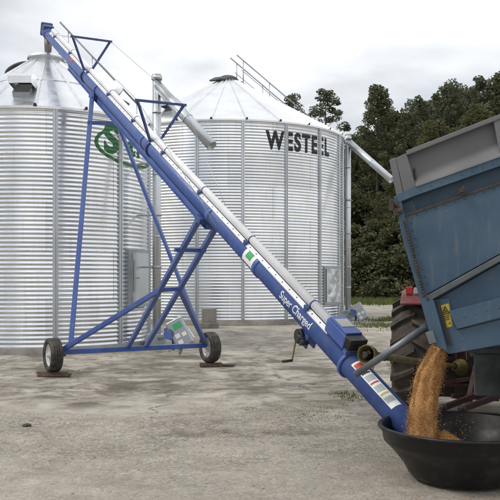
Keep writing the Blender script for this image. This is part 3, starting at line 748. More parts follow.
# lettering and stickers on the tube
ts = on_axis(303.5); bm = text_mesh('Super Charged', .128, .0016, 0, 1.0); slice_bm(bm, 0, .012)
build('lettering', wrap(bm, lambda x, y: ap(ts-x, R(16)+y/TR, TR+.003)), M['white'], auger)
def patch(s0, s1, p0, p1, mat, name, off=.003, n=8):
    m = Mesh(); A = [m.bm.verts.new(ap(s0, p0+(p1-p0)*i/n, TR+off)) for i in range(n+1)]; B = [m.bm.verts.new(ap(s1, p0+(p1-p0)*i/n, TR+off)) for i in range(n+1)]
    for i in range(n): m.face([A[i], A[i+1], B[i+1], B[i]], True)
    return build(name, m, mat, auger)
sA, sB = on_axis(261.5), on_axis(252); patch(sA, sB, R(-12), R(72), M['white'], 'sticker', .014)
patch(sA+(sB-sA)*.25, sA+(sB-sA)*.75, R(14), R(52), M['green_label'], 'sticker', .016)
sA, sB = on_axis(398), on_axis(357.5); patch(sA, sB, R(38), R(88), M['white'], 'sticker')
for k, (f0, f1, mt) in enumerate(((.10, .2, 'label_grey'), (.26, .29, 'yellow'), (.33, .45, 'label_grey'), (.50, .53, 'letter_red'), (.57, .68, 'label_grey'), (.72, .75, 'letter_black'), (.79, .83, 'yellow'), (.88, .96, 'letter_red'))):
    patch(sA+(sB-sA)*f0, sA+(sB-sA)*f1, R(43), R(83), M[mt], 'sticker', .005)
patch(on_axis(77), on_axis(74), R(25), R(55), M['letter_red'], 'sticker')

# planks under the wheels
def plank(c, half, d, label, thick=.03, tilt=0):
    d = Vector((math.cos(d), math.sin(d), tilt)).normalized(); sdv = Vector((-d.y, d.x, 0)).normalized(); n = d.cross(sdv)
    m = Mesh(); m.box(c, d, sdv, n, half, .09, thick/2); o = build('wooden_plank', m, M['wood'], None, .004, Vector(c))
    return tag(o, label, 'plank', 'boards under the auger wheels')
plank((HL.x+.03, HL.y-.02, .022), .29, R(3), 'lower board of the pair under the left auger wheel', .045)
plank((HL.x-.02, HL.y+.02, .06), .27, R(-8), 'upper board directly beneath the left auger wheel', .028)
plank((HR_.x+.02, HR_.y-.03, .033), .22, R(8), 'short board directly beneath the right auger wheel', .07)
plank((HR_.x+.33, HR_.y+.03, .02), .16, R(-14), 'thin stick of wood lying right of the right auger wheel', .03)

# ------------------------------------------------------------------ hopper tub
TC = Vector((1.87, 7.02, 0))
m = Mesh(); m.lathe(TC, (0,0,1), [(.001, .004), (.40, .004), (.445, .015), (.475, .05), (.52, .13), (.60, .235), (.665, .30), (.69, .325), (.705, .41), (.712, .43), (.735, .435), (.742, .45), (.735, .462), (.715, .464), (.695, .445), (.672, .33), (.58, .235), (.50, .13), (.45, .06), (.001, .03)], 96)
tub = build('hopper_tub', m, M['tub'], None, 0, TC); tag(tub, 'round black hopper tub on the ground catching the falling grain', 'hopper')

# ------------------------------------------------------------------ grain: falling stream, heap in the tub, stray kernels
m = Mesh(); rnd = random.Random(11)
def kern(c, s=1.0):
    a = Vector((rnd.gauss(0,1), rnd.gauss(0,1), rnd.gauss(0,1))).normalized(); b = a.orthogonal().normalized(); cc = a.cross(b)
    l, w_ = .0052*s, .0031*s; V = [m.bm.verts.new(c+q) for q in (a*l, -a*l, b*w_, -b*w_, cc*w_, -cc*w_)]
    for q in ((0,2,4),(0,4,3),(0,3,5),(0,5,2),(1,4,2),(1,3,4),(1,5,3),(1,2,5)): m.face([V[i] for i in q])
G0, G1 = P(440, 346, 7.12), P(422, 438, 7.0)
def gx(t):      # the stream bends as it falls
    p = G0.lerp(G1, t); p.x -= .19*t*(1-t); return p
def gr(t): return .070+.046*min(1, t/.3)+.022*t**3
rings = []
for k in range(41):
    t = k/40; c = gx(t); ring = []
    for i in range(30):
        th = 2*math.pi*i/30; n = noise.fractal(Vector((math.cos(th)*2.2, math.sin(th)*2.2, t*4)), 1, 2, 4)
        rr = gr(t)*(.88+.26*n); ring.append(m.bm.verts.new(c+Vector((math.cos(th)*rr, math.sin(th)*rr*1.1, 0))))
    rings.append(ring)
for k in range(40):
    for i in range(30): m.face([rings[k][i], rings[k][(i+1)%30], rings[k+1][(i+1)%30], rings[k+1][i]], True)
for _ in range(18000):
    t = rnd.random(); th = rnd.random()*2*math.pi; rr = gr(t)*(.86+rnd.gauss(0, .075)+.42*rnd.random()**9); c = gx(t); kern(c+Vector((math.cos(th)*rr, math.sin(th)*rr*1.1, rnd.gauss(0,.01))))
hc = Vector((1.70, 7.0, .06))
hv = {}
for j in range(26):
    for i in range(48):
        r_ = .33*j/25; th = 2*math.pi*i/48; x, y = hc.x+r_*math.cos(th), hc.y+r_*math.sin(th)
        hv[j, i] = m.bm.verts.new((x, y, .41-.66*r_+.012*noise.noise(Vector((x*9, y*9, 0)))))
for j in range(25):
    for i in range(48): m.face([hv[j, i], hv[j, (i+1)%48], hv[j+1, (i+1)%48], hv[j+1, i]], True)
for _ in range(9000):
    r_ = .33*math.sqrt(rnd.random()); th = rnd.random()*2*math.pi; kern(Vector((hc.x+r_*math.cos(th), hc.y+r_*math.sin(th), .415-.66*r_+abs(rnd.gauss(0, .008)))))
for _ in range(80):       # bouncing strays over the tub
    th = rnd.random()*2*math.pi; r_ = .10+.34*rnd.random()**2.2; kern(Vector((hc.x+.08+r_*math.cos(th)*1.1, hc.y+r_*math.sin(th)*.9, .36+.16*rnd.random()**2)), 1.25)
for _ in range(320):
    th = rnd.uniform(2.6, 5.6); r_ = .56+abs(rnd.gauss(0, .28)); x_, y_ = 1.87+r_*math.cos(th), 7.02+r_*math.sin(th); kern(Vector((x_, y_, gzn(x_, y_)+.003)), .95)
o = build('grain', m, M['grain'], None, 0, Vector((1.62, 7.0, 0)), fix=False); tag(o, 'stream of golden brown grain pouring from the trailer into the black tub', 'grain', kind='stuff')

# ------------------------------------------------------------------ tipping trailer
YN, YF = 6.72, 8.92
TRL = empty('grain_trailer', (3.9, 7.8, 0), 'tipped blue grain trailer with grey extension boards pouring out its load', 'trailer')
TH = R(14); TW = Vector((math.sin(TH), math.cos(TH), 0)); TS = Vector((math.cos(TH), -math.sin(TH), 0)); TO = Vector((1.43, YN, 0))
def T(px, py, Y=YN):      # a point of the trailer's side, then set in or out along the trailer's own width
    r_ = Vector(((px-CX)/F, 1, -(py-HY)/F)); t = (TO.x*TW.x+TO.y*TW.y)/(r_.x*TW.x+r_.y*TW.y)
    return Vector((0, 0, CAMH))+r_*t+TW*(Y-YN)
def W(dy, dz=0): return TW*dy+Vector((0, 0, dz))
def buildR(name, m, *a):  # parts written square to the trailer, turned with it
    for v in m.bm.verts:
        q = v.co-TO; v.co = TO+TS*q.x+TW*q.y+Vector((0, 0, q.z))
    return build(name, m, *a)
def slab(name, pts, y0, y1, mat, parent=TRL, bevel=.006, riv=None):
    m = Mesh(); m.prism([T(x, y, y0) for x, y in pts], W(y1-y0))
    for (xa, ya), (xb, yb), n_ in (riv or []):
        for i in range(n_):
            f = (i+.5)/n_; m.ball(T(xa+(xb-xa)*f, ya+(yb-ya)*f, y0), .009, .009, .009, 1)
    return build(name, m, mat, parent, bevel)
RX = 905
def ext(x0, y0, s): return (RX, y0-s*(RX-x0))
SL = .40
# box: floor, near and far sides, front; the load space stays open
side = [(404, 205), (530, 160), (RX, 160-SL*375), (RX, 246-SL*375), (530, 240), (425, 297)]
wall_full = [(397, 196), (530, 148), (RX, 148-SL*375), (RX, 298-SL*375+20), (530, 286), (452, 306), (431, 306), (404, 216)]
b_ = slab('body', wall_full, YN+.09, YN+.13, M['trailer_blue']); slab('side_wall', wall_full, YF-.13, YF-.09, M['trailer_blue'])
slab('floor', [(446, 352), (RX, 318-SL*375+10), (RX, 308-SL*375+10), (446, 340)], YN+.05, YF-.05, M['trailer_blue'])
slab('front_wall', [(RX-12, 150-SL*370), (RX, 146-SL*375), (RX, 318-SL*375), (RX-12, 318-SL*370)], YN+.135, YF-.135, M['trailer_blue'])
# near side relief
slab('side_panel', [(404.5, 216), (530, 173.5), (RX, 173.5-SL*375), (RX, 237-SL*375), (530, 237), (425, 295.5)], YN, YN+.085, M['trailer_blue'], riv=[((410, 219), (428, 288), 9), ((412, 216.5), (528, 177.5), 12)])
slab('top_rail', [(396, 195.5), (414, 187.5), (530, 147), (RX, 147-SL*375), (RX, 156-SL*375), (530, 156), (414, 196.5), (398.5, 203)], YN-.035, YN+.085, M['trailer_blue'], riv=[((416, 191.5), (528, 151.5), 11)])
m = Mesh(); m.prism([T(399.5, 204, YN+.07), T(412, 199, YN+.07), T(417, 211, YN+.07), T(403.5, 215.5, YN+.07)], W(.015)); build('gusset', m, M['trailer_blue'], TRL)
slab('ridge_strip', [(404, 214.5), (530, 172), (RX, 172-SL*375), (RX, 174-SL*375), (530, 174.2), (404.6, 216.7)], YN-.016, YN+.05, M['rust'], bevel=0)
slab('sill', [(425, 296.5), (530, 238), (RX, 238-SL*375), (RX, 244-SL*375), (530, 244.5), (427, 302.5)], YN-.03, YN+.085, M['chassis'])
slab('lower_panel', [(438, 299), (530, 246), (RX, 246-SL*375), (RX, 275-SL*375), (530, 292), (449, 312)], YN+.05, YN+.088, M['trailer_blue'])
slab('lower_rail', [(449, 311), (530, 290), (RX, 290-SL*375), (RX, 309-SL*375), (530, 309), (457, 329)], YN-.02, YN+.085, M['trailer_blue'], riv=[((458, 318), (528, 300), 6)])
slab('chute_side', [(434, 300), (448.5, 298), (457, 330), (530, 312), (530, 340), (449, 354.5), (446, 352)], YN+.02, YN+.088, M['trailer_blue'])
# ribs
for px in (620, 740, 860):
    m = Mesh(); m.prism([T(px, 206-SL*(px-530)-46, YN-.03), T(px+12, 201-SL*(px-530)-46, YN-.03), T(px+12, 285-SL*(px-530)-46, YN-.03), T(px, 290-SL*(px-530)-46, YN-.03)], W(.05))
    build('side_rib', m, M['trailer_blue'], TRL)
# tailgate: seen edge-on, swings across the whole width
tgp = [(396, 196), (402.5, 203), (424, 297), (438.5, 345), (446.5, 348), (445, 352.5), (436, 346), (430, 334), (403, 240), (394, 198)]
tg = slab('tailgate', [(394, 197), (400, 195), (424, 296), (434, 300), (448, 352), (436.5, 346), (430, 334), (403, 240)], YN-.03, YF+.03, M['trailer_blue'], TRL, .006)
m = Mesh(); rnd = random.Random(3)
for k in range(26):
    f = k/25; c = T(404.6+19.5*f, 222+73*f, YN-.045); m.ball(c, .012*rnd.uniform(.6, 1.3), .012, .019*rnd.uniform(.6, 1.2), 1)
build('hinge_chain', m, M['rust'], tg)
m = Mesh(); m.prism([T(436, 301, YN-.0), T(439.5, 301, YN-.0), T(452, 345, YN-.0), T(448.5, 345, YN-.0)], W(.022)); build('seam_strip', m, M['iron'], tg)
m = Mesh(); m.box(T(392, 205, YN-.02), TS, TW, (0,0,1), .022, .03, .05); m.box(T(397, 212, YN-.03), TS, TW, (0,0,1), .03, .02, .03); m.tube(T(394, 200, YN-.05), T(400, 210, YN-.05), .012); m.ball(T(400.5, 211, YN-.05), .03, .02, .03, 1); build('hinge', m, M['rust'], tg)
m = Mesh(); m.box(T(462, 191, YN-.04), TS, TW, (0,0,1), .022, .02, .014); m.tube(T(457, 195, YN-.045), T(466, 190, YN-.045), .008); m.ball(T(463, 189, YN-.04), .016, .016, .02, 1); build('latch', m, M['rust'], TRL)
m = Mesh(); m.box(T(431, 337, YN-.045), (.32,0,-.95), (0,1,0), (.95,0,.32), .05, .012, .03); build('latch_plate', m, M['pipe_grey'], tg)
# grey extension boards
top = [(389.5, 160.5), (396, 158), (404, 196), (397, 197.5)]
slab('extension_end', top, YN-.03, YF+.03, M['trailer_grey'])
slab('extension_post', [(396, 158.5), (406.5, 153.5), (416, 187), (404, 192.5)], YN-.03, YN+.05, M['trailer_grey'])
slab('extension_board', [(406, 154), (530, 105), (RX, 105-SL*375), (RX, 148-SL*375), (530, 148), (414.5, 187.5)], YN+.04, YN+.07, M['trailer_grey'])
slab('extension_board', [(396, 158), (530, 105), (RX, 105-SL*375), (RX, 148-SL*375), (530, 148), (404, 192)], YF-.07, YF-.04, M['trailer_grey'])
slab('extension_lip', [(406, 151.5), (530, 103), (RX, 103-SL*375), (RX, 108-SL*375), (530, 108), (407, 156)], YN-.04, YN+.075, M['trailer_grey'])
m = Mesh(); zf = .0
a_, b2_, c_, d_2 = (412.5, 178), (530, 130), (530, 147), (416, 187.5)
m.prism([T(*a_, YN+.038), T(*b2_, YN+.038), T(*c_, YN-.045), T(*d_2, YN-.045)], W(.003, .012))
m.prism([T(530, 130, YN+.038), T(RX, 130-SL*375, YN+.038), T(RX, 147-SL*375, YN-.045), T(530, 147, YN-.045)], W(.003, .012))
build('extension_skirt', m, M['trailer_grey'], TRL)
slab('extension_post', [(493, 121), (502, 117.5), (511, 150.5), (500, 155)], YN-.03, YN+.05, M['trailer_grey'])
m = Mesh(); m.bar(T(414, 168, YN+.036), T(416.5, 186, YN+.0), .012); build('rust_streak', m, M['rust'], TRL)
# warning sticker
s0 = T(440.3, 305.5, YN+.018); ex = (T(448.6, 303.4, YN+.018)-s0); ey = (T(444.2, 328.5, YN+.018)-s0)
m = Mesh(); m.prism([s0, s0+ex, s0+ex+ey, s0+ey], W(.003)); stk = build('sticker', m, M['yellow'], TRL)
def sk(u, v): return s0+ex*u+ey*v+W(-.003)
m = Mesh()
for a, b in (((.12, .40), (.5, .08)), ((.5, .08), (.88, .40)), ((.88, .40), (.12, .40))): m.bar(sk(*a), sk(*b), .006, .007, TW)
m.bar(sk(.42, .2), sk(.55, .34), .006, .010, TW); m.bar(sk(.3, .35), sk(.68, .30), .006, .006, TW)
for v in (.50, .58, .66): m.bar(sk(.2, v), sk(.8, v), .005, .003, TW)
m.bar(sk(.62, .84), sk(.85, .82), .006, .018, TW)
build('warning_symbol', m, M['letter_black'], stk)
# grey prop pipe that sticks out past the auger
m = Mesh(); m.tube(P(427, 326.5, 7.25), P(355.5, 374.5, 7.55), .034, seg=18, hollow=True); build('support_pipe', m, M['pipe_grey'], TRL)
# chassis, axle, wheels, ram
m = Mesh()
for y in (7.32, 8.32): m.abox(2.30, y-.05, .74, 5.2, y+.05, .94)
for x in (2.35, 3.4, 4.3, 5.1): m.abox(x-.05, 7.37, .77, x+.05, 8.27, .91)
buildR('chassis', m, M['chassis'], TRL, .01)
m = Mesh(); m.abox(1.90, 7.80, .62, 2.20, 8.0, 1.03); m.abox(2.20, 7.30, .74, 2.295, 8.34, .94); m.abox(1.84, 7.75, 1.03, 2.3, 8.05, 1.09)
for y in (7.50, 8.20): m.prism([Vector((2.24, y, .945)), Vector((2.60, y, .945)), Vector((2.50, y, 1.3)), Vector((2.35, y, 1.3))], (0, .05, 0))
buildR('pivot_bracket', m, M['chassis'], TRL, .012)
m = Mesh(); m.tube((4.3, 7.82, .9), (4.36, 7.82, 1.7), .09); m.tube((4.36, 7.82, 1.7), (4.42, 7.82, 2.3), .06); buildR('tipping_ram', m, M['steel'], TRL)
m = Mesh(); m.bar((5.15, 7.4, .85), (6.7, 7.82, .55), .1); m.bar((5.15, 8.24, .85), (6.7, 7.82, .55), .1); m.tube((6.2, 7.82, 0.02), (6.2, 7.82, .75), .04); buildR('drawbar', m, M['chassis'], TRL)
m = Mesh(); m.bar((3.6, 6.95, .5), (3.6, 8.7, .5), .09); m.abox(3.5, 7.28, .5, 3.7, 7.36, .76); m.abox(3.5, 8.28, .5, 3.7, 8.36, .76); buildR('axle', m, M['iron'], TRL)
for y in (7.0, 8.64):
    m = Mesh(); m.lathe((3.6, y, .5), (0,1,0), [(.27, -.14), (.36, -.17), (.45, -.16), (.49, -.12), (.50, -.06), (.50, .06), (.49, .12), (.45, .16), (.36, .17), (.27, .14)], 60, True, True, jag=lambda k, i: -.012 if (i % 3 == 0 and 2 < k < 7) else 0)
    wl = buildR('wheel', m, M['rubber'], TRL)
    m = Mesh(); m.lathe((3.6, y, .5), (0,1,0), [(.28, -.12), (.24, -.08), (.12, -.02), (.08, -.08), (.001, -.09)], 32); m.lathe((3.6, y, .5), (0,1,0), [(.28, .12), (.24, .08), (.12, .02), (.001, .02)], 32); buildR('rim', m, M['white'], wl)

# ------------------------------------------------------------------ tractor, backed up behind the trailer
TX, TY = 2.77, 10.25
TRA = empty('tractor', (TX, TY, 0), 'red tractor with a big muddy rear tyre standing behind the trailer', 'tractor')
TRA.rotation_euler = (0, 0, R(-14))
def tw(cx, cy, Rr, hw, seg, lug, name='wheel'):
    c = Vector((cx, cy, Rr)); m = Mesh(); r0 = Rr-lug
    m.lathe(c, (1,0,0), [(r0*.55, -hw*.8), (r0*.70, -hw*1.0), (r0*.84, -hw*1.0), (r0*.93, -hw*.86), (r0*.985, -hw*.55), (r0*1.0, 0), (r0*.985, hw*.55), (r0*.93, hw*.86), (r0*.84, hw*1.0), (r0*.70, hw*1.0), (r0*.55, hw*.8)], 72, True, True)
    for sg in (-1, 1):
        for k in range(seg):
            prev = None
            for q in range(5):      # each lug sweeps from the centre line out over the shoulder
                f = q/4; th = 2*math.pi*(k+.5*(sg > 0)+.62*f)/seg; x = sg*hw*(-.06+1.08*f); rr = r0*(1.0-.085*f**3)-.012
                t = Vector((0, -math.sin(th), math.cos(th))); rad_ = Vector((0, math.cos(th), math.sin(th)))
                w2 = .030+.012*f; hgt = lug+.012-.004*f
                base = c+Vector((x, 0, 0))+rad_*rr
                cur = [m.bm.verts.new(base-t*w2), m.bm.verts.new(base+rad_*hgt-t*w2*.75), m.bm.verts.new(base+rad_*hgt+t*w2*.75), m.bm.verts.new(base+t*w2)]
                if prev:
                    for i in range(4): m.face([prev[i], prev[(i+1)%4], cur[(i+1)%4], cur[i]])
                else: m.face(cur)
                prev = cur
            m.face(prev)
    ty = build(name, m, M['tractor_tyre'], TRA)
    m = Mesh(); m.lathe(c, (1,0,0), [(r0*.57, -hw*.75), (r0*.5, -hw*.6), (r0*.3, -hw*.1), (r0*.14, -hw*.2), (.001, -hw*.2)], 40); m.lathe(c, (1,0,0), [(r0*.57, hw*.75), (r0*.5, hw*.6), (r0*.3, hw*.1), (.001, hw*.1)], 40); m.lathe(c, (1,0,0), [(r0*.57, -hw*.78), (r0*.52, 0), (r0*.57, hw*.78)], 40)
    build('rim', m, M['chassis'], ty)
tw(TX-.64, TY, .76, .27, 19, .062); tw(TX+.72, TY, .76, .27, 19, .062)
tw(TX-.66, TY+2.35, .48, .15, 15, .035); tw(TX+.70, TY+2.35, .48, .15, 15, .035)
m = Mesh(); m.abox(TX-.20, TY-.35, .48, TX+.24, TY+1.9, .98); m.abox(TX-.52, TY-.12, .62, TX+.56, TY+.12, .86); m.tube((TX-.08, TY-.35, .66), (TX-.08, TY-.47, .66), .10, seg=20)
build('gear_housing', m, M['red_dark'], TRA, .03)
m = Mesh(); m.abox(TX-.27, TY+.95, .95, TX+.31, TY+2.75, 1.42); build('bonnet', m, M['red'], TRA, .06)
m = Mesh(); m.abox(TX-.45, TY-.05, 1.0, TX+.49, TY+.95, 1.05); 
for x in (TX-.45, TX+.44):
    for y in (TY-.02, TY+.9): m.abox(x, y-.025, 1.0, x+.05, y+.025, 2.25)
m.abox(TX-.55, TY-.15, 2.25, TX+.59, TY+1.05, 2.34); cab = build('cab', m, M['red_dark'], TRA, .02)
m = Mesh(); m.abox(TX-.40, TY-.01, 1.3, TX+.44, TY+.0, 2.25); m.abox(TX-.43, TY+.03, 1.3, TX-.42, TY+.87, 2.25); m.abox(TX+.46, TY+.03, 1.3, TX+.47, TY+.87, 2.25); m.abox(TX-.40, TY+.9, 1.42, TX+.44, TY+.91, 2.25); build('window', m, M['glass'], cab)
m = Mesh(); m.abox(TX-.2, TY+.25, 1.05, TX+.24, TY+.65, 1.2); m.abox(TX-.2, TY+.22, 1.2, TX+.24, TY+.3, 1.6); build('seat', m, M['black'], TRA, .03)
for sg in (-1, 1):       # mudguards with tail lamps
    x0, x1 = (TX-.80, TX-.34) if sg < 0 else (TX+.42, TX+.88)
    m = Mesh(); pts = [(TY-.60, 1.44), (TY-.45, 1.52), (TY-.15, 1.585), (TY+.25, 1.60), (TY+.6, 1.48), (TY+.6, 1.44), (TY+.25, 1.56), (TY-.15, 1.545), (TY-.44, 1.485), (TY-.59, 1.41)]
    m.prism([Vector((x0, y, z)) for y, z in pts], (x1-x0, 0, 0)); mg = build('mudguard', m, M['red'], TRA, .012)
    m = Mesh(); xx = x0+.06 if sg < 0 else x1-.16; m.abox(xx, TY-.40, 1.545, xx+.09, TY-.34, 1.64); tl = build('tail_lamp', m, M['lamp_red'], mg, .01)
    m = Mesh(); m.abox(xx+.10, TY-.40, 1.55, xx+.18, TY-.34, 1.63); build('work_lamp', m, M['label_grey'], mg, .01)
# three-point linkage
m = Mesh(); m.abox(TX-.30, TY-.42, .50, TX+.20, TY-.22, .78); m.abox(TX-.34, TY-.36, .98, TX+.36, TY-.18, 1.22); m.abox(TX-.27, TY-.5, .78, TX-.23, TY-.2, 1.0); m.abox(TX+.16, TY-.5, .74, TX+.20, TY-.2, 1.0)
for k in range(5): m.tube((TX-.24+.11*k, TY-.36, 1.02), (TX-.26+.13*k, TY-.52, .74), .013, seg=8)
for sg in (-1, 1): m.bar((TX+sg*.30, TY-.3, 1.18), (TX+sg*.34, TY-.8, .95), .05, .07); m.bar((TX+sg*.34, TY-.8, .95), (TX+sg*.36, TY-.85, .50), .035)
build('hitch_frame', m, M['iron'], TRA, .008)
m = Mesh()
for sg in (-1, 1):
    m.bar((TX+.02+sg*.30, TY-.1, 1.05), (TX+.02+sg*.33, TY-.65, 1.0), .06)
    m.tube((TX+.02+sg*.33, TY-.65, 1.0), (TX+.02+sg*.37, TY-.75, .47), .022); m.ball((TX+.02+sg*.37, TY-.75, .47), .05, .05, .05, 2)
build('lift_linkage', m, M['maroon'], TRA)
def L2(v): return Vector((TX, TY, 0))+Matrix.Rotation(R(14), 3, 'Z') @ (v-Vector((TX, TY, 0)))
for a_, b_ in (((443, 408, 9.0), (512, 381, 9.35)), ((462, 409, 8.9), (515, 390, 9.2))):
    m = Mesh(); m.bar(L2(P(*a_)), L2(P(*b_)), .045, .07); m.ball(L2(P(*a_)), .05, .05, .05, 2); build('lower_link', m, M['maroon'], TRA, .008)
m = Mesh(); m.bar(L2(P(468, 405, 9.25)), L2(P(478, 362, 9.4)), .06); m.bar(L2(P(452, 396, 9.3)), L2(P(498, 399, 9.5)), .05); build('lift_rod', m, M['maroon'], TRA)
m = Mesh(); m.abox(TX-.36, TY-.30, .26, TX+.34, TY+.1, .52); m.abox(TX-.16, TY-.46, .30, TX+.10, TY-.28, .46); build('hitch_housing', m, M['iron'], TRA, .02)
m = Mesh(); m.tube((TX+.02, TY-.35, .95), (TX+.06, TY-1.0, .86), .028); m.ball((TX+.06, TY-1.02, .86), .045, .045, .045, 2); build('top_link', m, M['iron'], TRA)
m = Mesh(); m.bar((TX+.02, TY-.3, .36), (TX+.02, TY-.75, .34), .09, .04); m.bar((TX-.5, TY-.78, .46), (TX+.55, TY-.82, .50), .03); m.bar((TX-.40, TY-.9, .50), (TX+.62, TY-.9, .66), .045); build('drawbar', m, M['maroon'], TRA)
m = Mesh()
for dx, dz in ((.10, .98), (.10, .90), (.22, .98), (.22, .90)): m.tube((TX+dx, TY-.36, dz), (TX+dx+.02, TY-.50, dz), .018)
build('hydraulic_coupler', m, M['steel'], TRA)

# ------------------------------------------------------------------ PTO drive shaft
pa = ap(on_axis(361), R(90), TR+.115); pb = Vector((TX, TY, 0))+Matrix.Rotation(R(-14), 3, 'Z') @ Vector((-.08, -.50, .66))
sh = empty('drive_shaft', (pa+pb)/2*Vector((1,1,0)) if False else Vector(((pa.x+pb.x)/2, (pa.y+pb.y)/2, 0)), 'yellow guarded drive shaft running from the auger gearbox to the tractor', 'drive shaft')
d = (pb-pa).normalized(); m = Mesh(); ql = (pb-pa).length
m.tube(pa+d*.16, pa+d*ql*.52, .036, seg=18); m.tube(pa+d*ql*.5, pb-d*.12, .030, seg=18); build('guard_tube', m, M['yellow_guard'], sh)
m = Mesh(); m.tube(pa+d*.18, pa+d*.36, .042, seg=18); build('guard_collar', m, M['iron'], sh)
for c0_, dd_ in ((pa, d), (pb, -d)):
    m = Mesh(); m.lathe(c0_-dd_*.03, dd_, [(.098, 0), (.102, .02), (.098, .05), (.085, .10), (.062, .14), (.05, .20), (.035, .20), (.055, .13), (.078, .09), (.088, .03), (.090, 0)], 28, True, True); bl = build('guard_bell', m, M['yellow_guard'], sh)
    m = Mesh(); m.box(c0_+dd_*.03, dd_, dd_.orthogonal().normalized(), dd_.cross(dd_.orthogonal().normalized()), .05, .05, .02); m.tube(c0_-dd_*.05, c0_+dd_*.02, .03, seg=12); build('yoke', m, M['iron'], bl)
m = Mesh(); q = pa+d*.15; pts = [q+Vector((0,0,-.05)).lerp(Vector((-.12, -.1, -.30)), k/8)+Vector((0,0,-.10*math.sin(math.pi*k/8))) for k in range(9)]; m.path(pts, .004, 6); build('guard_chain', m, M['iron'], sh)

# ------------------------------------------------------------------ trees
def crown_mesh(seed, H, W, base, lobes, per, leaf, shape):
    rnd = random.Random(seed); m = Mesh(); L_ = []
    for k in range(lobes):
        f = (k+rnd.random())/lobes; z = base+(H-base)*(f**.9)*.98; prof = shape(f); a = k*2.4+rnd.uniform(-.6, .6); rr = W*prof*math.sqrt(rnd.uniform(.05, 1.1))
        L_.append((Vector((rr*math.cos(a), rr*math.sin(a), z)), W*rnd.uniform(.13, .27)*(1.1-.45*f)))
    for c, s in L_:
        for _ in range(per):
            while True:
                v = Vector((rnd.uniform(-1,1), rnd.uniform(-1,1), rnd.uniform(-1,1)))
                if .15 < v.length < 1: break
            n0 = noise.noise(c+v*2.3)
            if n0 < -.05: continue
            p = c+Vector((v.x*s*1.15, v.y*s*1.15, v.z*s*.85)); q = leaf*rnd.uniform(.6, 1.25)
            a = Vector((rnd.gauss(0,1), rnd.gauss(0,1), rnd.gauss(0,.6))).normalized(); b = a.cross(Vector((rnd.gauss(0,1), rnd.gauss(0,1), rnd.gauss(0,1)))).normalized()
            m.face([m.bm.verts.new(p-a*q), m.bm.verts.new(p+b*q*.5), m.bm.verts.new(p+a*q), m.bm.verts.new(p-b*q*.5)])
    return m, L_
def trunk_mesh(L_, H, r):
    m = Mesh(); pts = [Vector((0, 0, -.2)), Vector((.05, .03, H*.3)), Vector((-.05, .06, H*.6)), Vector((.04, 0, H*.93))]; rs = [r, r*.78, r*.5, r*.1]
    for i in range(3): m.tube(pts[i], pts[i+1], rs[i], rs[i+1], seg=10)
    for c, s in L_:
        z = max(H*.15, c.z-s*1.3-.2*abs(c.xy.length)); f = z/H; a = pts[0].lerp(pts[3], min(1, f)); a.z = z; m.tube(a, c, r*.28*(1.1-f), r*.06, seg=6)
    return m
protos = []
kinds = [
    (1, 16, 2.9, 1.5, 125, 330, .098, lambda f: (.9 if f < .45 else .9*(1-f)/.55+.14), 'leaf_a'),
    (2, 15, 3.0, 1.0, 105, 340, .098, lambda f: math.sin(math.pi*min(1, .22+f*.74))+.04, 'leaf_b'),
    (3, 13, 3.2, .8, 105, 340, .098, lambda f: math.sin(math.pi*min(1, .30+f*.66)), 'leaf_c'),
    (4, 16, 2.5, 3.0, 80, 260, .095, lambda f: (.4+.6*f if f < .6 else .76*(1-f)/.4+.12), 'leaf_b')]
def make_tree(kd, name):
    seed, H, W, base, lb, per, lf, shp, lm = kd
    root = bpy.data.objects.new(name, None); col.objects.link(root)
    m, L_ = crown_mesh(seed, H, W, base, lb, per, lf, shp); build('crown', m, M[lm], root, fix=False)
    build('trunk', trunk_mesh(L_, H, .22), M['bark'], root); return root
def make_bush(seed, lm):
    rnd = random.Random(seed); root = bpy.data.objects.new('bush', None); col.objects.link(root); 
    m, L_ = crown_mesh(seed, 4, 2.2, .3, 45, 260, .10, lambda f: math.sin(math.pi*min(1, .35+f*.6))); build('crown', m, M[lm], root, fix=False)
    build('trunk', trunk_mesh(L_, 4, .08), M['bark'], root); return root
def copy_thing(src, first):
    if first: return src
    r = src.copy(); col.objects.link(r)
    for ch in src.children: c = ch.copy(); c.parent = r; col.objects.link(c)
    return r
protos = [make_tree(k, 'tree') for k in kinds]; used = [False]*4
def tree(kind, px, topy, Y, label, group, rot, wsc=1.0):
    o = copy_thing(protos[kind], not used[kind]); used[kind] = True
    x = (px-CX)*Y/F; z = gz(x, Y); Ht = CAMH-(topy-HY)*Y/F-z; s = Ht/kinds[kind][1]
    o.location = (x, Y, z); o.rotation_euler = (0, 0, rot); o.scale = (s*wsc, s*wsc, s); tag(o, label, 'tree', group)
GRP = 'trees behind the yard'
tree(3, 291, 92, 66, 'thin pale tree top showing just above the WESTEEL bin roof, leftmost of all trees', GRP, .4)
tree(3, 326, 87, 62, 'airy tree rising above the right shoulder of the WESTEEL bin', GRP, 2.2, 1.15)
tree(0, 378, 83, 60, 'tall dark tree with narrow top just right of the upright pipe at the bin', GRP, 1.0, .95)
tree(0, 398, 112, 63, 'lower tree standing close beside the tall narrow topped dark one', GRP, 3.3, 1.0)
tree(1, 416, 96, 58, 'grey green tree above the left end of the grey trailer board', GRP, .2, .9)
tree(1, 449, 80, 60, 'broad grey green tree above the middle of the trailer board', GRP, 2.9, .95)
tree(2, 436, 118, 55, 'olive green rounded tree low in front of the broad grey green one', GRP, 1.4, 1.0)
tree(1, 487, 74, 61, 'tree at the right edge of the view above the trailer board', GRP, 4.4, 1.0)
tree(2, 478, 103, 56, 'olive green tree low behind the right end of the trailer board', GRP, 5.0, 1.0)
tree(2, 398, 165, 56, 'short olive tree hanging low behind the spout of the right pipe', GRP, 2.0, 1.0)
tree(1, 354, 134, 66, 'dark tree filling the gap behind the upright pipe', GRP, 5.4, 1.1)
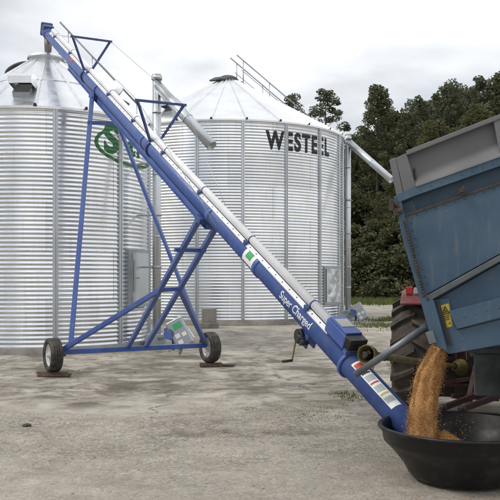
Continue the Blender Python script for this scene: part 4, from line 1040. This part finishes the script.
tree(1, 432, 99, 63, 'grey green tree filling the gap left of the broad one above the trailer', GRP, 3.9, 1.0)
tree(1, 467, 84, 64, 'second tree from the right edge above the trailer board', GRP, 1.7, 1.05)
tree(0, 505, 70, 60, 'tall tree cut off by the right edge of the view', GRP, .9, 1.1)
for px, ty, Y in ((364, 132, 68), (405, 112, 70), (440, 96, 70), (470, 90, 72), (515, 84, 66), (335, 150, 72), (388, 108, 72), (424, 108, 73), (455, 92, 74), (374, 150, 64), (350, 150, 70)):
    tree(0, px, ty, Y, 'dense dark tree of the back row behind the nearer trees', 'dark back row trees', px*.7, 1.35)
bp = [make_bush(21, 'leaf_a'), make_bush(22, 'leaf_c')]; bu = [False, False]
for i, (px, Y, s) in enumerate(((352, 57, 1.3), (366, 55, 1.1), (380, 56, 1.4), (394, 54, 1.2), (408, 55, 1.5), (424, 54, 1.3), (442, 55, 1.4), (462, 54, 1.4), (484, 55, 1.5), (505, 54, 1.5), (340, 60, 1.4), (372, 60, 1.9), (400, 60, 2.0), (358, 61, 2.0), (386, 62, 2.2))):
    k = 0 if i % 3 else 1; o = copy_thing(bp[k], not bu[k]); bu[k] = True; x = (px-CX)*Y/F
    o.location = (x, Y, gz(x, Y)-.1); o.rotation_euler = (0, 0, i*1.9); o.scale = (s*1.15, s*1.15, s)
    tag(o, 'dark leafy bush at the foot of the far trees' if k == 0 else 'olive leafy bush at the foot of the far trees', 'bush', 'undergrowth bushes below the trees')

# ------------------------------------------------------------------ grass, rubble, clods
def blades(m, x, y, h, n, spread, rnd):
    for _ in range(n):
        bx, by = x+rnd.gauss(0, spread), y+rnd.gauss(0, spread); z = gzn(bx, by)-.01; hh = h*rnd.uniform(.5, 1.2); a = rnd.random()*6.28; w_ = hh*.09+.003
        t = Vector((math.cos(a), math.sin(a), 0)); ln = Vector((rnd.gauss(0,.35), rnd.gauss(0,.35), 1)).normalized()*hh; b = Vector((bx, by, z))
        m.face([m.bm.verts.new(b-t*w_), m.bm.verts.new(b+t*w_), m.bm.verts.new(b+ln*.6+t*w_*.6+Vector((0,0,0))), m.bm.verts.new(b+ln)])
rnd = random.Random(5); m = Mesh()
for _ in range(1500): blades(m, rnd.uniform(2, 22), rnd.uniform(44, 53), .34, 7, .3, rnd)
for _ in range(300): blades(m, rnd.uniform(3.6, 6.0), rnd.gauss(26.5, .8), .10, 6, .14, rnd)
for _ in range(120): blades(m, rnd.uniform(4.4, 5.6), rnd.gauss(29.5, .5), .10, 6, .14, rnd)
for _ in range(120): blades(m, rnd.uniform(5.2, 6.6), rnd.gauss(31.0, .5), .10, 6, .14, rnd)
o = build('grass', m, M['grass'], fix=False); tag(o, 'rough green grass along the yard edge and in patches beyond the tub', 'grass', kind='stuff')
m = Mesh()
for _ in range(22):
    cx_, cy_ = .4+rnd.gauss(0, .7), rnd.gauss(10.9, .5)
    for _ in range(7): blades(m, cx_+rnd.gauss(0, .10), cy_+rnd.gauss(0, .10), .028, 4, .05, rnd)
for _ in range(50): blades(m, rnd.uniform(.6, 1.2), rnd.gauss(10.2, .25), .035, 5, .07, rnd)
for _ in range(60): blades(m, rnd.uniform(1.3, 1.65), rnd.gauss(11.9, .2), .05, 5, .07, rnd)
o = build('weeds', m, M['grass'], fix=False); tag(o, 'low green weeds growing in the broken concrete near the auger', 'weeds', kind='stuff')
def mound(px, Y, wx, wy, hh, seed, label):
    x0 = (px-CX)*Y/F; m = Mesh(); n = 30; G = {}
    for j in range(n+1):
        for i in range(n+1):
            u, v = i/n*2-1, j/n*2-1; r_ = min(1, math.sqrt(u*u+v*v)); x, y = x0+u*wx, Y+v*wy
            z = gz(x, y)-.08+hh*(1-r_**1.6)*(1+.7*noise.fractal(Vector((x*1.1+seed, y*1.1, seed)), 1, 2, 4)); G[j, i] = m.bm.verts.new((x, y, z))
    for j in range(n):
        for i in range(n): m.face([G[j, i], G[j, i+1], G[j+1, i+1], G[j+1, i]])
    o = build('rubble_heap', m, M['stone'], None, 0, (x0, Y, gz(x0, Y))); tag(o, label, 'rubble heap')
mound(377, 54, 1.3, 1.4, 1.0, 2, 'pale rubble heap at the grass edge below the dark trees')
mound(402, 55, 1.1, 1.2, .85, 5, 'smaller pale rubble heap just left of the red mudguard')
def clod(px, py, s, label, mat='clod', grp=None):
    Y = CAMH*F/(py-HY); x = (px-CX)*Y/F; m = Mesh(); bmesh.ops.create_icosphere(m.bm, subdivisions=3, radius=1)
    for v in m.bm.verts: v.co *= 1+.45*noise.noise(v.co*1.3+Vector((px, py, 0))); v.co = Vector((v.co.x*s*1.3, v.co.y*s, v.co.z*s*.55))+Vector((x, Y, gzn(x, Y)+s*.3))
    for f in m.bm.faces: f.smooth = True
    o = build('clod' if mat == 'clod' else 'stone', m, M[mat], None, 0, (x, Y, gzn(x, Y))); tag(o, label, 'clod' if mat == 'clod' else 'stone', grp)
m = Mesh(); rnd = random.Random(77)
for i in range(9000):
    Y = 7.2+3.2*rnd.random() if i < 6500 else 5.2+6.5*rnd.random()
    x = rnd.uniform(-.36, .30)*Y; z = gzn(x, Y)
    if noise.noise(Vector((x*.8, Y*.8, 4.2)))+rnd.uniform(-.35, .35) < -.05: continue
    r_ = .0025+.0065*rnd.random()**3; a = rnd.random()*6.28; ca, sa = math.cos(a), math.sin(a); V = []
    for k in (-1, 1):
        for j, i2 in ((-1, -1), (-1, 1), (1, 1), (1, -1)):
            q = Vector((i2*1.25, j*.9, k*.6))*r_*rnd.uniform(.6, 1.15)*(.75 if k > 0 else 1); V.append(m.bm.verts.new((x+q.x*ca-q.y*sa, Y+q.x*sa+q.y*ca, z+r_*.35+q.z)))
    for q in ((4,5,6,7),(0,1,5,4),(1,2,6,5),(2,3,7,6),(3,0,4,7)): m.face([V[i3] for i3 in q])
o = build('gravel', m, M['gravel']); tag(o, 'loose fine gravel scattered over the yard in front of the auger', 'gravel', kind='stuff')
clod(27, 427, .040, 'dark earth clod lying in the left foreground')
clod(401, 423, .03, 'small earth clod close to the left rim of the tub') if False else None
for i in range(60):
    px, py = rnd.uniform(-5, 400), 385+110*rnd.random()
    clod(px, py, rnd.uniform(.005, .011), 'small pale stone lying loose on the yard ground', 'stone', 'loose stones on the yard ground')
